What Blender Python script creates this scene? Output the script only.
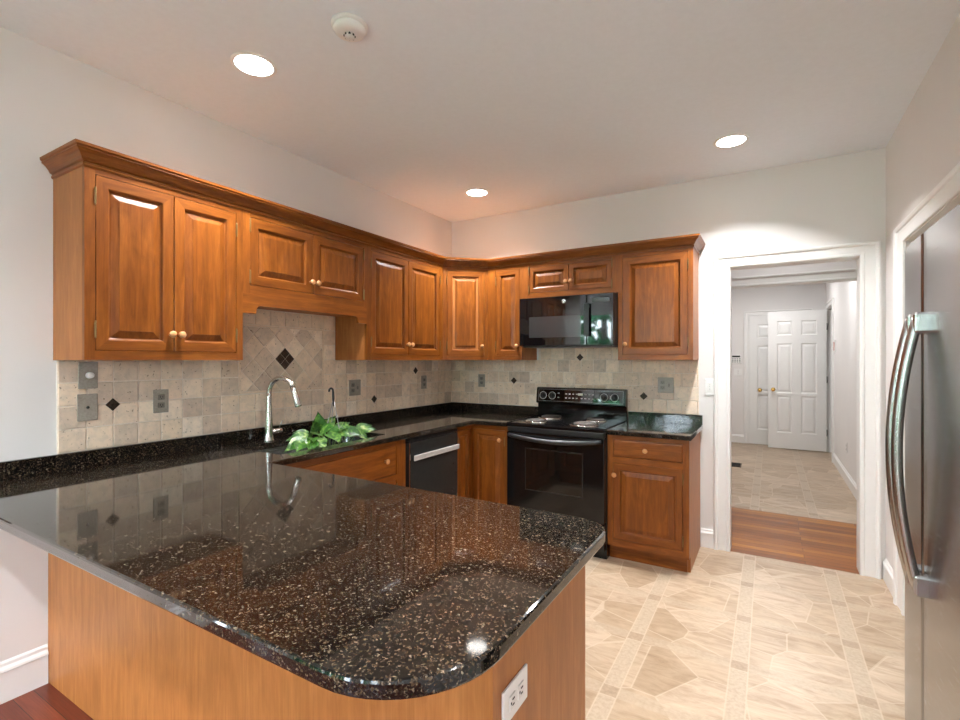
import bpy, bmesh, math, random
from mathutils import Vector, Matrix

random.seed(7)
R = math.radians
for o in list(bpy.data.objects):
    bpy.data.objects.remove(o)
SC = bpy.context.scene
COL = SC.collection

# ------------------------------------------------------------------ camera, world, lights, exposure
CAM_LOC = (2.6782, -3.9722, 1.3894)
cd = bpy.data.cameras.new('camera')
cam = bpy.data.objects.new('camera', cd)
COL.objects.link(cam)
cd.sensor_width = 36.0
cd.lens = 487.0 / 960.0 * 36.0
cd.clip_start = 0.05
cam.location = CAM_LOC
cam.rotation_euler = (R(90), 0, 0.53521)
SC.camera = cam

SC.view_settings.view_transform = 'Standard'
SC.view_settings.look = 'None'
SC.view_settings.gamma = 1.0
SC.view_settings.use_curve_mapping = False
SC.view_settings.exposure = 0.70
SC.cycles.use_denoising = True
SC.cycles.max_bounces = 12
SC.cycles.diffuse_bounces = 7
SC.cycles.sample_clamp_indirect = 8.0

WORLD_STRENGTH = 23.0
CAN_POWER = 17.0
HALL_POWER = 10.0
PASSAGE_POWER = 2.5
wd = bpy.data.worlds.new('sky')
SC.world = wd
wd.use_nodes = True
wn = wd.node_tree
wn.nodes.clear()
wo = wn.nodes.new('ShaderNodeOutputWorld')
wb = wn.nodes.new('ShaderNodeBackground')
wb.inputs['Strength'].default_value = WORLD_STRENGTH
tc = wn.nodes.new('ShaderNodeTexCoord')
sx = wn.nodes.new('ShaderNodeSeparateXYZ')
rp = wn.nodes.new('ShaderNodeValToRGB')
rp.color_ramp.elements[0].position = 0.0
rp.color_ramp.elements[0].color = (0.86, 0.91, 1.0, 1)
rp.color_ramp.elements[1].position = 0.7
rp.color_ramp.elements[1].color = (0.52, 0.69, 1.0, 1)
wn.links.new(tc.outputs['Generated'], sx.inputs[0])
wn.links.new(sx.outputs['Z'], rp.inputs[0])
wn.links.new(rp.outputs[0], wb.inputs[0])
wn.links.new(wb.outputs[0], wo.inputs[0])


def can_light(x, y, z, power=CAN_POWER, size=0.13, spread=132, col=(0.985, 0.985, 1.0)):
    ld = bpy.data.lights.new('can_light', 'AREA')
    ld.shape = 'DISK'
    ld.size = size
    ld.energy = power
    ld.spread = R(spread)
    ld.color = col
    lo = bpy.data.objects.new('can_light', ld)
    COL.objects.link(lo)
    lo.location = (x, y, z)
    return lo


CEIL = 2.74
KITCHEN_CANS = [(0.651, -2.582), (0.655, -0.607), (2.478, -0.600), (2.478, -2.585)]
FILL_CANS = [(0.65, -4.5), (2.48, -4.5), (0.65, -5.9), (2.48, -5.9), (-1.1, -5.6)]  # unseen lamps added behind the camera for soft fill
HALL_CANS = [(2.85, 2.3), (2.65, 4.1)]
PASSAGE_CANS = [(2.8, 0.66)]


# ------------------------------------------------------------------ materials
def new_mat(name):
    m = bpy.data.materials.new(name)
    m.use_nodes = True
    nt = m.node_tree
    bsdf = nt.nodes['Principled BSDF']
    return m, nt, bsdf


def N(nt, kind, **kw):
    n = nt.nodes.new(kind)
    for k, v in kw.items():
        if k == 'inp':
            for a, b in v.items():
                n.inputs[a].default_value = b
        else:
            setattr(n, k, v)
    return n


def ramp(nt, fac, stops):
    r = nt.nodes.new('ShaderNodeValToRGB')
    while len(r.color_ramp.elements) < len(stops):
        r.color_ramp.elements.new(0.5)
    for e, (p, c) in zip(r.color_ramp.elements, stops):
        e.position = p
        e.color = (c[0], c[1], c[2], 1)
    nt.links.new(fac, r.inputs[0])
    return r.outputs[0]


def mapping(nt, scale, rot=(0, 0, 0), coord='Object'):
    t = nt.nodes.new('ShaderNodeTexCoord')
    mp = nt.nodes.new('ShaderNodeMapping')
    mp.inputs['Scale'].default_value = scale
    mp.inputs['Rotation'].default_value = rot
    nt.links.new(t.outputs[coord], mp.inputs[0])
    return mp.outputs[0]


def noise(nt, vec, scale, detail=4, rough=0.55, dist=0.0):
    n = N(nt, 'ShaderNodeTexNoise', inp={'Scale': scale, 'Detail': detail, 'Roughness': rough, 'Distortion': dist})
    nt.links.new(vec, n.inputs['Vector'])
    return n.outputs['Fac']


def mixc(nt, fac, a, b, mode='MIX'):
    m = nt.nodes.new('ShaderNodeMix')
    m.data_type = 'RGBA'
    m.blend_type = mode
    for sock, v in ((m.inputs[0], fac), (m.inputs[6], a), (m.inputs[7], b)):
        if hasattr(v, 'links'):
            nt.links.new(v, sock)
        elif isinstance(v, (int, float)):
            sock.default_value = v
        else:
            sock.default_value = (v[0], v[1], v[2], 1)
    return m.outputs[2]


def math_n(nt, op, a, b=0.0, c=None, clamp=False):
    m = nt.nodes.new('ShaderNodeMath')
    m.operation = op
    m.use_clamp = clamp
    for i, v in enumerate((a, b, c)):
        if v is None:
            continue
        if hasattr(v, 'links'):
            nt.links.new(v, m.inputs[i])
        else:
            m.inputs[i].default_value = v
    return m.outputs[0]


def bump(nt, bsdf, height, strength=0.1, dist=0.002):
    b = N(nt, 'ShaderNodeBump', inp={'Strength': strength, 'Distance': dist})
    nt.links.new(height, b.inputs['Height'])
    nt.links.new(b.outputs[0], bsdf.inputs['Normal'])


def plain(name, col, rough=0.5, metal=0.0, var=0.06, scale=30, bump_s=0.0, coat=0.0, spec=0.5):
    """a surface of one colour with a little procedural variation"""
    m, nt, b = new_mat(name)
    v = mapping(nt, (1, 1, 1))
    f = noise(nt, v, scale, 3)
    lo = [c * (1 - var) for c in col]
    hi = [min(1, c * (1 + var)) for c in col]
    nt.links.new(ramp(nt, f, [(0.3, lo), (0.7, hi)]), b.inputs['Base Color'])
    b.inputs['Roughness'].default_value = rough
    b.inputs['Metallic'].default_value = metal
    b.inputs['Coat Weight'].default_value = coat
    b.inputs['Specular IOR Level'].default_value = spec
    if bump_s:
        bump(nt, b, f, bump_s, 0.001)
    return m


def wood(name, axis, dark, mid, light, rough=0.38, coat=0.06, mott=0.6):
    m, nt, b = new_mat(name)
    sc = [1.0, 1.0, 1.0]
    for i in range(3):
        sc[i] = 1.1 if i == axis else 11.0
    v = mapping(nt, sc)
    g = noise(nt, v, 3.2, 7, 0.62, 0.9)
    base = ramp(nt, g, [(0.22, dark), (0.5, mid), (0.80, light)])
    v2 = mapping(nt, [2.0 if i == axis else 5.0 for i in range(3)])
    mo = noise(nt, v2, 2.6, 5, 0.62, 0.7)
    tone = ramp(nt, mo, [(0.30, (1 - .42 * mott, 1 - .5 * mott, 1 - .55 * mott)), (0.65, (1, 1, 1))])
    c = mixc(nt, 1.0, base, tone, 'MULTIPLY')
    v3 = mapping(nt, [3.0 if i == axis else 160.0 for i in range(3)])
    fine = noise(nt, v3, 2.0, 2)
    c = mixc(nt, 0.35, c, ramp(nt, fine, [(0.35, (.72, .68, .64)), (0.6, (1, 1, 1))]), 'MULTIPLY')
    oi = nt.nodes.new('ShaderNodeObjectInfo')
    t = ramp(nt, oi.outputs['Random'], [(0, (.90, .89, .87)), (1, (1.08, 1.07, 1.06))])
    c = mixc(nt, 1.0, c, t, 'MULTIPLY')
    nt.links.new(c, b.inputs['Base Color'])
    b.inputs['Roughness'].default_value = rough
    b.inputs['Coat Weight'].default_value = coat
    b.inputs['Coat Roughness'].default_value = 0.2
    b.inputs['Specular IOR Level'].default_value = 0.32
    bump(nt, b, fine, 0.05, 0.0006)
    return m


WD, WM, WL = (0.135, 0.034, 0.004), (0.245, 0.071, 0.008), (0.375, 0.127, 0.0175)
M = {}
M['wood_v'] = wood('cabinet_wood_upright', 2, WD, WM, WL)
M['wood_h'] = wood('cabinet_wood_level', 0, WD, WM, WL)
M['wood_y'] = wood('cabinet_wood_deep', 1, WD, WM, WL)
SD, SM, SL = (0.31, 0.105, 0.025), (0.40, 0.150, 0.041), (0.50, 0.205, 0.064)
M['side_v'] = wood('maple_veneer_upright', 2, SD, SM, SL, 0.42, 0.04, 0.4)
M['knob_wood'] = plain('pale_knob_wood', (0.62, 0.30, 0.12), 0.3, coat=0.4, scale=60)
M['brass_old'] = plain('aged_brass', (0.26, 0.17, 0.075), 0.4, 0.9)
M['brass'] = plain('polished_brass', (0.80, 0.52, 0.16), 0.2, 1.0)
M['wall'] = plain('wall_paint', (0.775, 0.750, 0.730), 0.75, var=0.012, scale=3, spec=0.25)
M['ceiling'] = plain('ceiling_paint', (0.81, 0.865, 0.925), 0.85, var=0.015, scale=40, bump_s=0.15, spec=0.2)
M['trim'] = plain('trim_paint', (0.83, 0.82, 0.80), 0.38, var=0.01)
M['white_plastic'] = plain('white_plastic', (0.83, 0.82, 0.80), 0.35, var=0.01)
M['white_plastic2'] = plain('off_white_plastic', (0.78, 0.765, 0.745), 0.4, var=0.02)
M['slot'] = plain('dark_slot', (0.02, 0.02, 0.02), 0.6)
M['pewter'] = plain('pewter_plate', (0.36, 0.325, 0.275), 0.5, 0.3, var=0.12, scale=120)
M['pewter_d'] = plain('pewter_receptacle', (0.24, 0.22, 0.19), 0.45, 0.5, var=0.1)
M['chrome'] = plain('brushed_nickel', (0.72, 0.70, 0.67), 0.2, 1.0, var=0.03)
M['bronze'] = plain('cast_bronze', (0.05, 0.033, 0.022), 0.4, 0.6, var=0.5, scale=90, bump_s=0.6)
M['black'] = plain('black_enamel', (0.005, 0.005, 0.0055), 0.09, var=0.1, spec=0.42)
M['black_satin'] = plain('black_satin_plastic', (0.014, 0.014, 0.015), 0.32, var=0.1)
M['black_glass'] = plain('black_glass', (0.004, 0.004, 0.005), 0.035, var=0.1, spec=0.7)
M['oven_window'] = plain('tinted_oven_glass', (0.008, 0.006, 0.005), 0.03, var=0.1, spec=0.5)
M['micro_window'] = plain('screened_microwave_glass', (0.035, 0.038, 0.042), 0.08, var=0.08, scale=400, spec=0.8)
M['coil'] = plain('grey_heating_coil', (0.16, 0.14, 0.13), 0.45, 0.6, var=0.2)
M['drip'] = plain('chrome_drip_pan', (0.50, 0.46, 0.42), 0.22, 1.0)
M['print'] = plain('pale_printing', (0.75, 0.75, 0.74), 0.5)
M['badge'] = plain('silver_badge', (0.75, 0.72, 0.72), 0.25, 0.8)
M['badge_ink'] = plain('badge_engraving', (0.22, 0.22, 0.24), 0.35, 0.8)
M['pale_bar'] = plain('pale_satin_bar', (0.62, 0.60, 0.58), 0.45, 0.25)
M['dark_steel'] = plain('black_stainless', (0.055, 0.053, 0.052), 0.30, 0.8, var=0.05)
M['glass_black_door'] = plain('black_dishwasher_front', (0.030, 0.029, 0.028), 0.2, var=0.05)
M['pot'] = plain('white_pot_plastic', (0.74, 0.73, 0.70), 0.4)
M['wire'] = plain('grey_wire', (0.25, 0.25, 0.25), 0.35, 0.7)
M['hook'] = plain('black_hook_plastic', (0.012, 0.012, 0.012), 0.35)
M['stem'] = plain('green_stem', (0.14, 0.26, 0.05), 0.5, var=0.2)
M['soil'] = plain('potting_soil', (0.03, 0.02, 0.012), 0.95, var=0.4, scale=90, bump_s=0.8)
M['bark'] = plain('tree_bark', (0.09, 0.06, 0.04), 0.9, var=0.4, scale=12, bump_s=0.8)
M['red'] = plain('red_plastic', (0.45, 0.05, 0.03), 0.4)
M['lcd'] = plain('dark_display', (0.03, 0.035, 0.03), 0.2)
M['register'] = plain('brown_register', (0.075, 0.05, 0.032), 0.45, 0.4)


def lamp_mat():
    m, nt, b = new_mat('lit_lens')
    b.inputs['Base Color'].default_value = (0.9, 0.9, 0.88, 1)
    b.inputs['Emission Color'].default_value = (1, 0.97, 0.92, 1)
    v = mapping(nt, (1, 1, 1))
    f = noise(nt, v, 3, 1)
    nt.links.new(math_n(nt, 'ADD', f, 9.0), b.inputs['Emission Strength'])
    return m


M['lens'] = lamp_mat()


def leaf_mat():
    m, nt, b = new_mat('variegated_leaf')
    v = mapping(nt, (1, 1, 1))
    f = noise(nt, v, 17, 5, 0.65, 1.6)
    c = ramp(nt, f, [(0.36, (0.008, 0.040, 0.006)), (0.50, (0.028, 0.110, 0.012)), (0.58, (0.10, 0.21, 0.030)), (0.66, (0.30, 0.37, 0.13)), (0.74, (0.58, 0.58, 0.40))])
    nt.links.new(c, b.inputs['Base Color'])
    b.inputs['Roughness'].default_value = 0.35
    b.inputs['Subsurface Weight'].default_value = 0.0
    return m


M['leaf'] = leaf_mat()


def tree_leaf_mat():
    m, nt, b = new_mat('tree_leaves')
    v = mapping(nt, (1, 1, 1))
    f = noise(nt, v, 3.5, 4, 0.6)
    nt.links.new(ramp(nt, f, [(0.3, (0.02, 0.09, 0.03)), (0.6, (0.06, 0.24, 0.08)), (0.8, (0.14, 0.40, 0.14))]), b.inputs['Base Color'])
    b.inputs['Roughness'].default_value = 0.6
    return m


M['tree_leaf'] = tree_leaf_mat()
M['lawn'] = plain('lawn_grass', (0.07, 0.17, 0.04), 0.9, var=0.35, scale=4)


def granite_mat():
    m, nt, b = new_mat('black_speckled_granite')
    v = mapping(nt, (1, 1, 1))
    warp = N(nt, 'ShaderNodeTexNoise', inp={'Scale': 90.0, 'Detail': 2.0})
    nt.links.new(v, warp.inputs['Vector'])
    va = nt.nodes.new('ShaderNodeVectorMath')
    va.operation = 'MULTIPLY_ADD'
    nt.links.new(warp.outputs['Color'], va.inputs[0])
    va.inputs[1].default_value = (0.010, 0.010, 0.010)
    nt.links.new(v, va.inputs[2])

    def flecks(scale, stops):
        vo = N(nt, 'ShaderNodeTexVoronoi', inp={'Scale': scale, 'Randomness': 1.0})
        nt.links.new(va.outputs[0], vo.inputs['Vector'])
        hs = nt.nodes.new('ShaderNodeSeparateColor')
        nt.links.new(vo.outputs['Color'], hs.inputs[0])
        return ramp(nt, hs.outputs[0], stops)
    big = flecks(235.0, [(0.62, (0.003, 0.003, 0.0034)), (0.68, (0.009, 0.0066, 0.0045)), (0.88, (0.018, 0.012, 0.007)), (0.91, (0.040, 0.026, 0.014)), (0.975, (0.058, 0.040, 0.023)), (0.985, (0.135, 0.105, 0.075))])
    small = flecks(430.0, [(0.74, (0.0, 0.0, 0.0)), (0.82, (0.012, 0.009, 0.006)), (0.93, (0.034, 0.023, 0.013)), (0.98, (0.115, 0.088, 0.060))])
    c = mixc(nt, 1.0, big, small, 'ADD')
    nt.links.new(c, b.inputs['Base Color'])
    b.inputs['Roughness'].default_value = 0.055
    b.inputs['IOR'].default_value = 1.5
    b.inputs['Specular IOR Level'].default_value = 0.40
    return m


M['granite'] = granite_mat()


def travertine_mat():
    m, nt, b = new_mat('tumbled_travertine')
    at = nt.nodes.new('ShaderNodeAttribute')
    at.attribute_name = 'tint'
    v = mapping(nt, (1, 1, 1))
    f = noise(nt, v, 26, 5, 0.6, 0.5)
    base = ramp(nt, at.outputs['Fac'], [(0.0, (0.63, 0.515, 0.415)), (0.35, (0.78, 0.635, 0.50)), (0.7, (0.85, 0.70, 0.55)), (1.0, (0.90, 0.79, 0.67))])
    c = mixc(nt, 1.0, base, ramp(nt, f, [(0.3, (.86, .85, .84)), (0.6, (1.06, 1.03, 1.0))]), 'MULTIPLY')
    p = noise(nt, v, 75, 2, 0.5)
    pit = ramp(nt, p, [(0.27, (.42, .38, .34)), (0.34, (1, 1, 1))])
    c = mixc(nt, 1.0, c, pit, 'MULTIPLY')
    nt.links.new(c, b.inputs['Base Color'])
    b.inputs['Roughness'].default_value = 0.55
    bump(nt, b, p, 0.45, 0.0025)
    return m


M['tile'] = travertine_mat()
M['grout'] = plain('pale_grout', (0.80, 0.70, 0.60), 0.85, var=0.08, scale=60)


def floor_tile_mat(name, off=(0.0, 0.0)):
    """limestone with light dividing strips along y, small dark insets in them, and irregular cut stones between"""
    m, nt, b = new_mat(name)
    t = nt.nodes.new('ShaderNodeTexCoord')
    s = nt.nodes.new('ShaderNodeSeparateXYZ')
    nt.links.new(t.outputs['Object'], s.inputs[0])
    X = math_n(nt, 'ADD', s.outputs['X'], -2.103 + 10 * 0.46 + 0.23 + off[0])
    Y = math_n(nt, 'ADD', s.outputs['Y'], 1.0 + 20 * 0.466 + 0.233 + off[1])
    fx = math_n(nt, 'ABSOLUTE', math_n(nt, 'SUBTRACT', math_n(nt, 'MODULO', X, 0.46), 0.23))
    fy = math_n(nt, 'ABSOLUTE', math_n(nt, 'SUBTRACT', math_n(nt, 'MODULO', Y, 0.466), 0.233))
    strip = math_n(nt, 'LESS_THAN', fx, 0.036)
    cross = math_n(nt, 'LESS_THAN', fy, 0.036)
    inset = math_n(nt, 'MULTIPLY', strip, cross)
    gl1 = math_n(nt, 'LESS_THAN', math_n(nt, 'ABSOLUTE', math_n(nt, 'SUBTRACT', fx, 0.036)), 0.0032)
    gl2 = math_n(nt, 'MULTIPLY', strip, math_n(nt, 'LESS_THAN', math_n(nt, 'ABSOLUTE', math_n(nt, 'SUBTRACT', fy, 0.036)), 0.003))
    # cut stones
    vv = mapping(nt, (1.0, 1.0, 0.0), (0, 0, R(17)))
    vo = N(nt, 'ShaderNodeTexVoronoi', feature='DISTANCE_TO_EDGE', inp={'Scale': 3.4, 'Randomness': 0.9})
    nt.links.new(vv, vo.inputs['Vector'])
    vc = N(nt, 'ShaderNodeTexVoronoi', inp={'Scale': 3.4, 'Randomness': 0.9})
    nt.links.new(vv, vc.inputs['Vector'])
    sep = nt.nodes.new('ShaderNodeSeparateColor')
    nt.links.new(vc.outputs['Color'], sep.inputs[0])
    grout_v = math_n(nt, 'MULTIPLY', math_n(nt, 'LESS_THAN', vo.outputs['Distance'], 0.011), math_n(nt, 'SUBTRACT', 1.0, cross))
    # a straight joint across each panel at every module
    gl3 = math_n(nt, 'LESS_THAN', math_n(nt, 'ABSOLUTE', math_n(nt, 'SUBTRACT', fy, 0.228)), 0.003)
    gp = math_n(nt, 'MULTIPLY', math_n(nt, 'MAXIMUM', grout_v, 0.0), math_n(nt, 'SUBTRACT', 1.0, strip))
    stone = ramp(nt, sep.outputs[0], [(0.0, (0.345, 0.25, 0.165)), (0.4, (0.40, 0.30, 0.205)), (0.75, (0.435, 0.33, 0.235)), (1.0, (0.475, 0.37, 0.27))])
    ns = noise(nt, mapping(nt, (2.0, 7.0, 1.0), (0, 0, R(10))), 2.6, 7, 0.68, 1.1)
    cloud = ramp(nt, ns, [(0.32, (.74, .68, .61)), (0.50, (1, .99, .97)), (0.68, (1.20, 1.20, 1.20))])
    stone = mixc(nt, 1.0, stone, cloud, 'MULTIPLY')
    nf = noise(nt, mapping(nt, (1, 1, 1)), 60, 4, 0.6)
    pale = ramp(nt, nf, [(0.3, (0.36, 0.275, 0.19)), (0.6, (0.46, 0.365, 0.265))])
    c = mixc(nt, math_n(nt, 'MAXIMUM', math_n(nt, 'MULTIPLY', strip, 0.85), math_n(nt, 'MULTIPLY', cross, 0.55)), stone, pale)
    dk = ramp(nt, nf, [(0.3, (0.29, 0.21, 0.14)), (0.7, (0.40, 0.30, 0.205))])
    c = mixc(nt, inset, c, dk)
    gall = math_n(nt, 'MAXIMUM', math_n(nt, 'MAXIMUM', gl1, gl2), gp)
    c = mixc(nt, math_n(nt, 'MULTIPLY', gall, 0.6), c, (0.52, 0.41, 0.30))
    nt.links.new(c, b.inputs['Base Color'])
    b.inputs['Roughness'].default_value = 0.34
    b.inputs['Specular IOR Level'].default_value = 0.4
    h = math_n(nt, 'MULTIPLY', math_n(nt, 'SUBTRACT', 1.0, gall), 1.0)
    h = math_n(nt, 'ADD', h, math_n(nt, 'MULTIPLY', ns, 0.5))
    bump(nt, b, h, 0.25, 0.002)
    return m


M['floor_tile'] = floor_tile_mat('cut_limestone_floor')


def plank_mat(name, dark, mid, light, width=0.066, length=1.1):
    """boards along x"""
    m, nt, b = new_mat(name)
    v = mapping(nt, (1, 1, 1))
    br = N(nt, 'ShaderNodeTexBrick', offset=0.37, inp={'Scale': 1.0, 'Mortar Size': 0.0012, 'Brick Width': length, 'Row Height': width,
                                                       'Color1': (0.0, 0, 0, 1), 'Color2': (1, 1, 1, 1), 'Mortar': (0.5, 0.5, 0.5, 1)})
    nt.links.new(v, br.inputs['Vector'])
    tone = ramp(nt, br.outputs['Color'], [(0, dark), (0.5, mid), (1, light)])
    g = noise(nt, mapping(nt, (2.0, 45, 1)), 2.5, 5, 0.6, 0.6)
    c = mixc(nt, 0.8, tone, ramp(nt, g, [(0.3, (.62, .55, .5)), (0.65, (1.1, 1.1, 1.1))]), 'MULTIPLY')
    c = mixc(nt, br.outputs['Fac'], c, (0.02, 0.008, 0.004))
    nt.links.new(c, b.inputs['Base Color'])
    b.inputs['Roughness'].default_value = 0.3
    b.inputs['Specular IOR Level'].default_value = 0.35
    return m


M['plank_dark'] = plank_mat('cherry_floorboards', (0.12, 0.024, 0.012), (0.16, 0.034, 0.017), (0.21, 0.050, 0.024))
M['plank_pass'] = plank_mat('amber_floorboards', (0.19, 0.052, 0.0045), (0.29, 0.092, 0.008), (0.44, 0.17, 0.016))


def steel_mat():
    m, nt, b = new_mat('brushed_stainless')
    g = noise(nt, mapping(nt, (3.0, 3.0, 220.0)), 3, 3)
    c = ramp(nt, g, [(0.3, (0.30, 0.30, 0.30)), (0.7, (0.34, 0.34, 0.34))])
    nt.links.new(c, b.inputs['Base Color'])
    b.inputs['Metallic'].default_value = 1.0
    nt.links.new(math_n(nt, 'ADD', math_n(nt, 'MULTIPLY', g, 0.05), 0.24), b.inputs['Roughness'])
    return m


M['steel'] = steel_mat()
M['handle_steel'] = plain('satin_steel', (0.46, 0.45, 0.44), 0.26, 1.0, var=0.03)


def glass_mat():
    m, nt, b = new_mat('window_glass')
    nt.nodes.remove(b)
    out = nt.nodes['Material Output']
    tr = nt.nodes.new('ShaderNodeBsdfTransparent')
    gl = nt.nodes.new('ShaderNodeBsdfGlossy')
    gl.inputs['Roughness'].default_value = 0.02
    fr = nt.nodes.new('ShaderNodeFresnel')
    fr.inputs['IOR'].default_value = 1.45
    mx = nt.nodes.new('ShaderNodeMixShader')
    tr.inputs['Color'].default_value = (0.93, 0.97, 0.95, 1)
    nt.links.new(fr.outputs[0], mx.inputs[0])
    nt.links.new(tr.outputs[0], mx.inputs[1])
    nt.links.new(gl.outputs[0], mx.inputs[2])
    nt.links.new(mx.outputs[0], out.inputs[0])
    return m


M['glass'] = glass_mat()


# ------------------------------------------------------------------ mesh helpers
class MB:
    """collects verts and faces (with material slots) for ONE mesh object"""
    def __init__(self):
        self.v, self.f, self.mi, self.sm, self.tint, self.mats = [], [], [], [], [], []

    def slot(self, m):
        if m not in self.mats:
            self.mats.append(m)
        return self.mats.index(m)

    def add(self, verts, faces, mat, smooth=False, xf=None, tint=0.5):
        k = len(self.v)
        s = self.slot(mat)
        if xf is not None:
            verts = [tuple(xf @ Vector(p)) for p in verts]
        self.v += [tuple(p) for p in verts]
        for f in faces:
            self.f.append([k + i for i in f])
            self.mi.append(s)
            self.sm.append(smooth)
            self.tint.append(tint)
        return self

    def box(self, a, b, mat, bev=0.0, xf=None):
        x0, y0, z0 = [min(a[i], b[i]) for i in range(3)]
        x1, y1, z1 = [max(a[i], b[i]) for i in range(3)]
        if bev <= 0:
            vs = [(x, y, z) for z in (z0, z1) for y in (y0, y1) for x in (x0, x1)]
            fs = [(0, 2, 3, 1), (4, 5, 7, 6), (0, 1, 5, 4), (2, 6, 7, 3), (0, 4, 6, 2), (1, 3, 7, 5)]
            return self.add(vs, fs, mat, xf=xf)
        bm = bmesh.new()
        bmesh.ops.create_cube(bm, size=1.0)
        for v in bm.verts:
            v.co = Vector(((x0 + x1) / 2 + v.co.x * (x1 - x0), (y0 + y1) / 2 + v.co.y * (y1 - y0), (z0 + z1) / 2 + v.co.z * (z1 - z0)))
        bev = min(bev, (x1 - x0) * .45, (y1 - y0) * .45, (z1 - z0) * .45)
        bmesh.ops.bevel(bm, geom=list(bm.edges), offset=bev, segments=2, affect='EDGES', profile=0.5)
        self.bm(bm, mat, xf)
        return self

    def bm(self, bm, mat, xf=None, smooth=False):
        bm.verts.index_update()
        self.add([v.co[:] for v in bm.verts], [[v.index for v in f.verts] for f in bm.faces], mat, smooth, xf)
        bm.free()
        return self

    def prism(self, poly, z0, z1, mat, xf=None):
        """poly: list of (x,y), ccw"""
        n = len(poly)
        vs = [(x, y, z0) for x, y in poly] + [(x, y, z1) for x, y in poly]
        fs = [tuple(reversed(range(n))), tuple(range(n, 2 * n))]
        fs += [(i, (i + 1) % n, n + (i + 1) % n, n + i) for i in range(n)]
        return self.add(vs, fs, mat, xf=xf)

    def lathe(self, prof, mat, xf=None, n=24, smooth=True, cap=True):
        """prof: list of (r, z) around z"""
        vs, fs = [], []
        for r, z in prof:
            for i in range(n):
                a = 2 * math.pi * i / n
                vs.append((r * math.cos(a), r * math.sin(a), z))
        for j in range(len(prof) - 1):
            for i in range(n):
                fs.append((j * n + i, j * n + (i + 1) % n, (j + 1) * n + (i + 1) % n, (j + 1) * n + i))
        if cap:
            fs.append(tuple(reversed(range(n))))
            fs.append(tuple(range((len(prof) - 1) * n, len(prof) * n)))
        return self.add(vs, fs, mat, smooth, xf)

    def tube(self, pts, rad, mat, n=10, xf=None, flat=1.0):
        """round tube along pts; rad a number or a list"""
        P = [Vector(p) for p in pts]
        rs = rad if isinstance(rad, (list, tuple)) else [rad] * len(P)
        vs, fs = [], []
        T = [(P[min(i + 1, len(P) - 1)] - P[max(i - 1, 0)]).normalized() for i in range(len(P))]
        up = Vector((0, 0, 1)) if abs(T[0].z) < 0.9 else Vector((1, 0, 0))
        u = (up - T[0] * up.dot(T[0])).normalized()
        for i, p in enumerate(P):
            u = (u - T[i] * u.dot(T[i])).normalized()
            w = T[i].cross(u)
            for k in range(n):
                a = 2 * math.pi * k / n
                vs.append(p + (u * math.cos(a) + w * math.sin(a) * flat) * rs[i])
        for j in range(len(P) - 1):
            for i in range(n):
                fs.append((j * n + i, j * n + (i + 1) % n, (j + 1) * n + (i + 1) % n, (j + 1) * n + i))
        fs.append(tuple(reversed(range(n))))
        fs.append(tuple(range((len(P) - 1) * n, len(P) * n)))
        return self.add([tuple(v) for v in vs], fs, mat, True, xf)

    def rings(self, rects, mats, xf=None, cap=True):
        """nested rectangles in the xz plane: each (x0,x1,z0,z1,y); mats: one per gap (top/bottom, side) + cap"""
        vs = []
        for x0, x1, z0, z1, y in rects:
            vs += [(x0, y, z0), (x1, y, z0), (x1, y, z1), (x0, y, z1)]
        for j in range(len(rects) - 1):
            mh, mv = mats[j]
            a, c = 4 * j, 4 * j + 4
            for i in range(4):
                q = (a + i, a + (i + 1) % 4, c + (i + 1) % 4, c + i)
                self.add([vs[k] for k in q], [(0, 1, 2, 3)], mh if i in (0, 2) else mv, xf=xf)
        if cap:
            a = 4 * (len(rects) - 1)
            self.add([vs[a + i] for i in range(4)], [(0, 1, 2, 3)], mats[-1][1], xf=xf)
        return self

    def build(self, name, parent=None, world=False, weld=False):
        me = bpy.data.meshes.new(name)
        me.from_pydata(self.v, [], self.f)
        for m in self.mats:
            me.materials.append(m)
        me.polygons.foreach_set('material_index', self.mi)
        me.polygons.foreach_set('use_smooth', self.sm)
        if any(abs(t - 0.5) > 1e-6 for t in self.tint):
            at = me.attributes.new('tint', 'FLOAT', 'FACE')
            at.data.foreach_set('value', self.tint)
        me.update()
        if weld:
            bm = bmesh.new()
            bm.from_mesh(me)
            bmesh.ops.remove_doubles(bm, verts=bm.verts, dist=1e-5)
            bmesh.ops.recalc_face_normals(bm, faces=bm.faces)
            bm.to_mesh(me)
            bm.free()
        o = bpy.data.objects.new(name, me)
        COL.objects.link(o)
        if parent is not None:
            o.parent = parent
            if world:
                o.matrix_parent_inverse = wmat(parent).inverted()
        return o


def wmat(o):
    m = Matrix.Translation(o.location) @ o.rotation_euler.to_matrix().to_4x4()
    if o.parent is not None:
        m = wmat(o.parent) @ o.matrix_parent_inverse @ m
    return m


def tag(o, label, cat, group=None, kind=None):
    if label:
        o['label'] = label
    if cat:
        o['category'] = cat
    if group:
        o['group'] = group
    if kind:
        o['kind'] = kind
    return o


def thing(name, label, cat, loc=(0, 0, 0), rotz=0.0, group=None, rot=None):
    o = bpy.data.objects.new(name, None)
    COL.objects.link(o)
    o.location = loc
    o.rotation_euler = rot if rot else (0, 0, rotz)
    o.empty_display_size = 0.1
    return tag(o, label, cat, group)


def struct(o, label=None):
    o['kind'] = 'structure'
    if label:
        o['label'] = label
    return o


def copy_tree(o, parent=None):
    c = o.copy()
    COL.objects.link(c)
    if parent is not None:
        c.parent = parent
    for ch in list(o.children):
        copy_tree(ch, c)
    return c


def arc(cx, cy, r, a0, a1, n):
    return [(cx + r * math.cos(R(a0 + (a1 - a0) * i / n)), cy + r * math.sin(R(a0 + (a1 - a0) * i / n))) for i in range(n + 1)]


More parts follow.
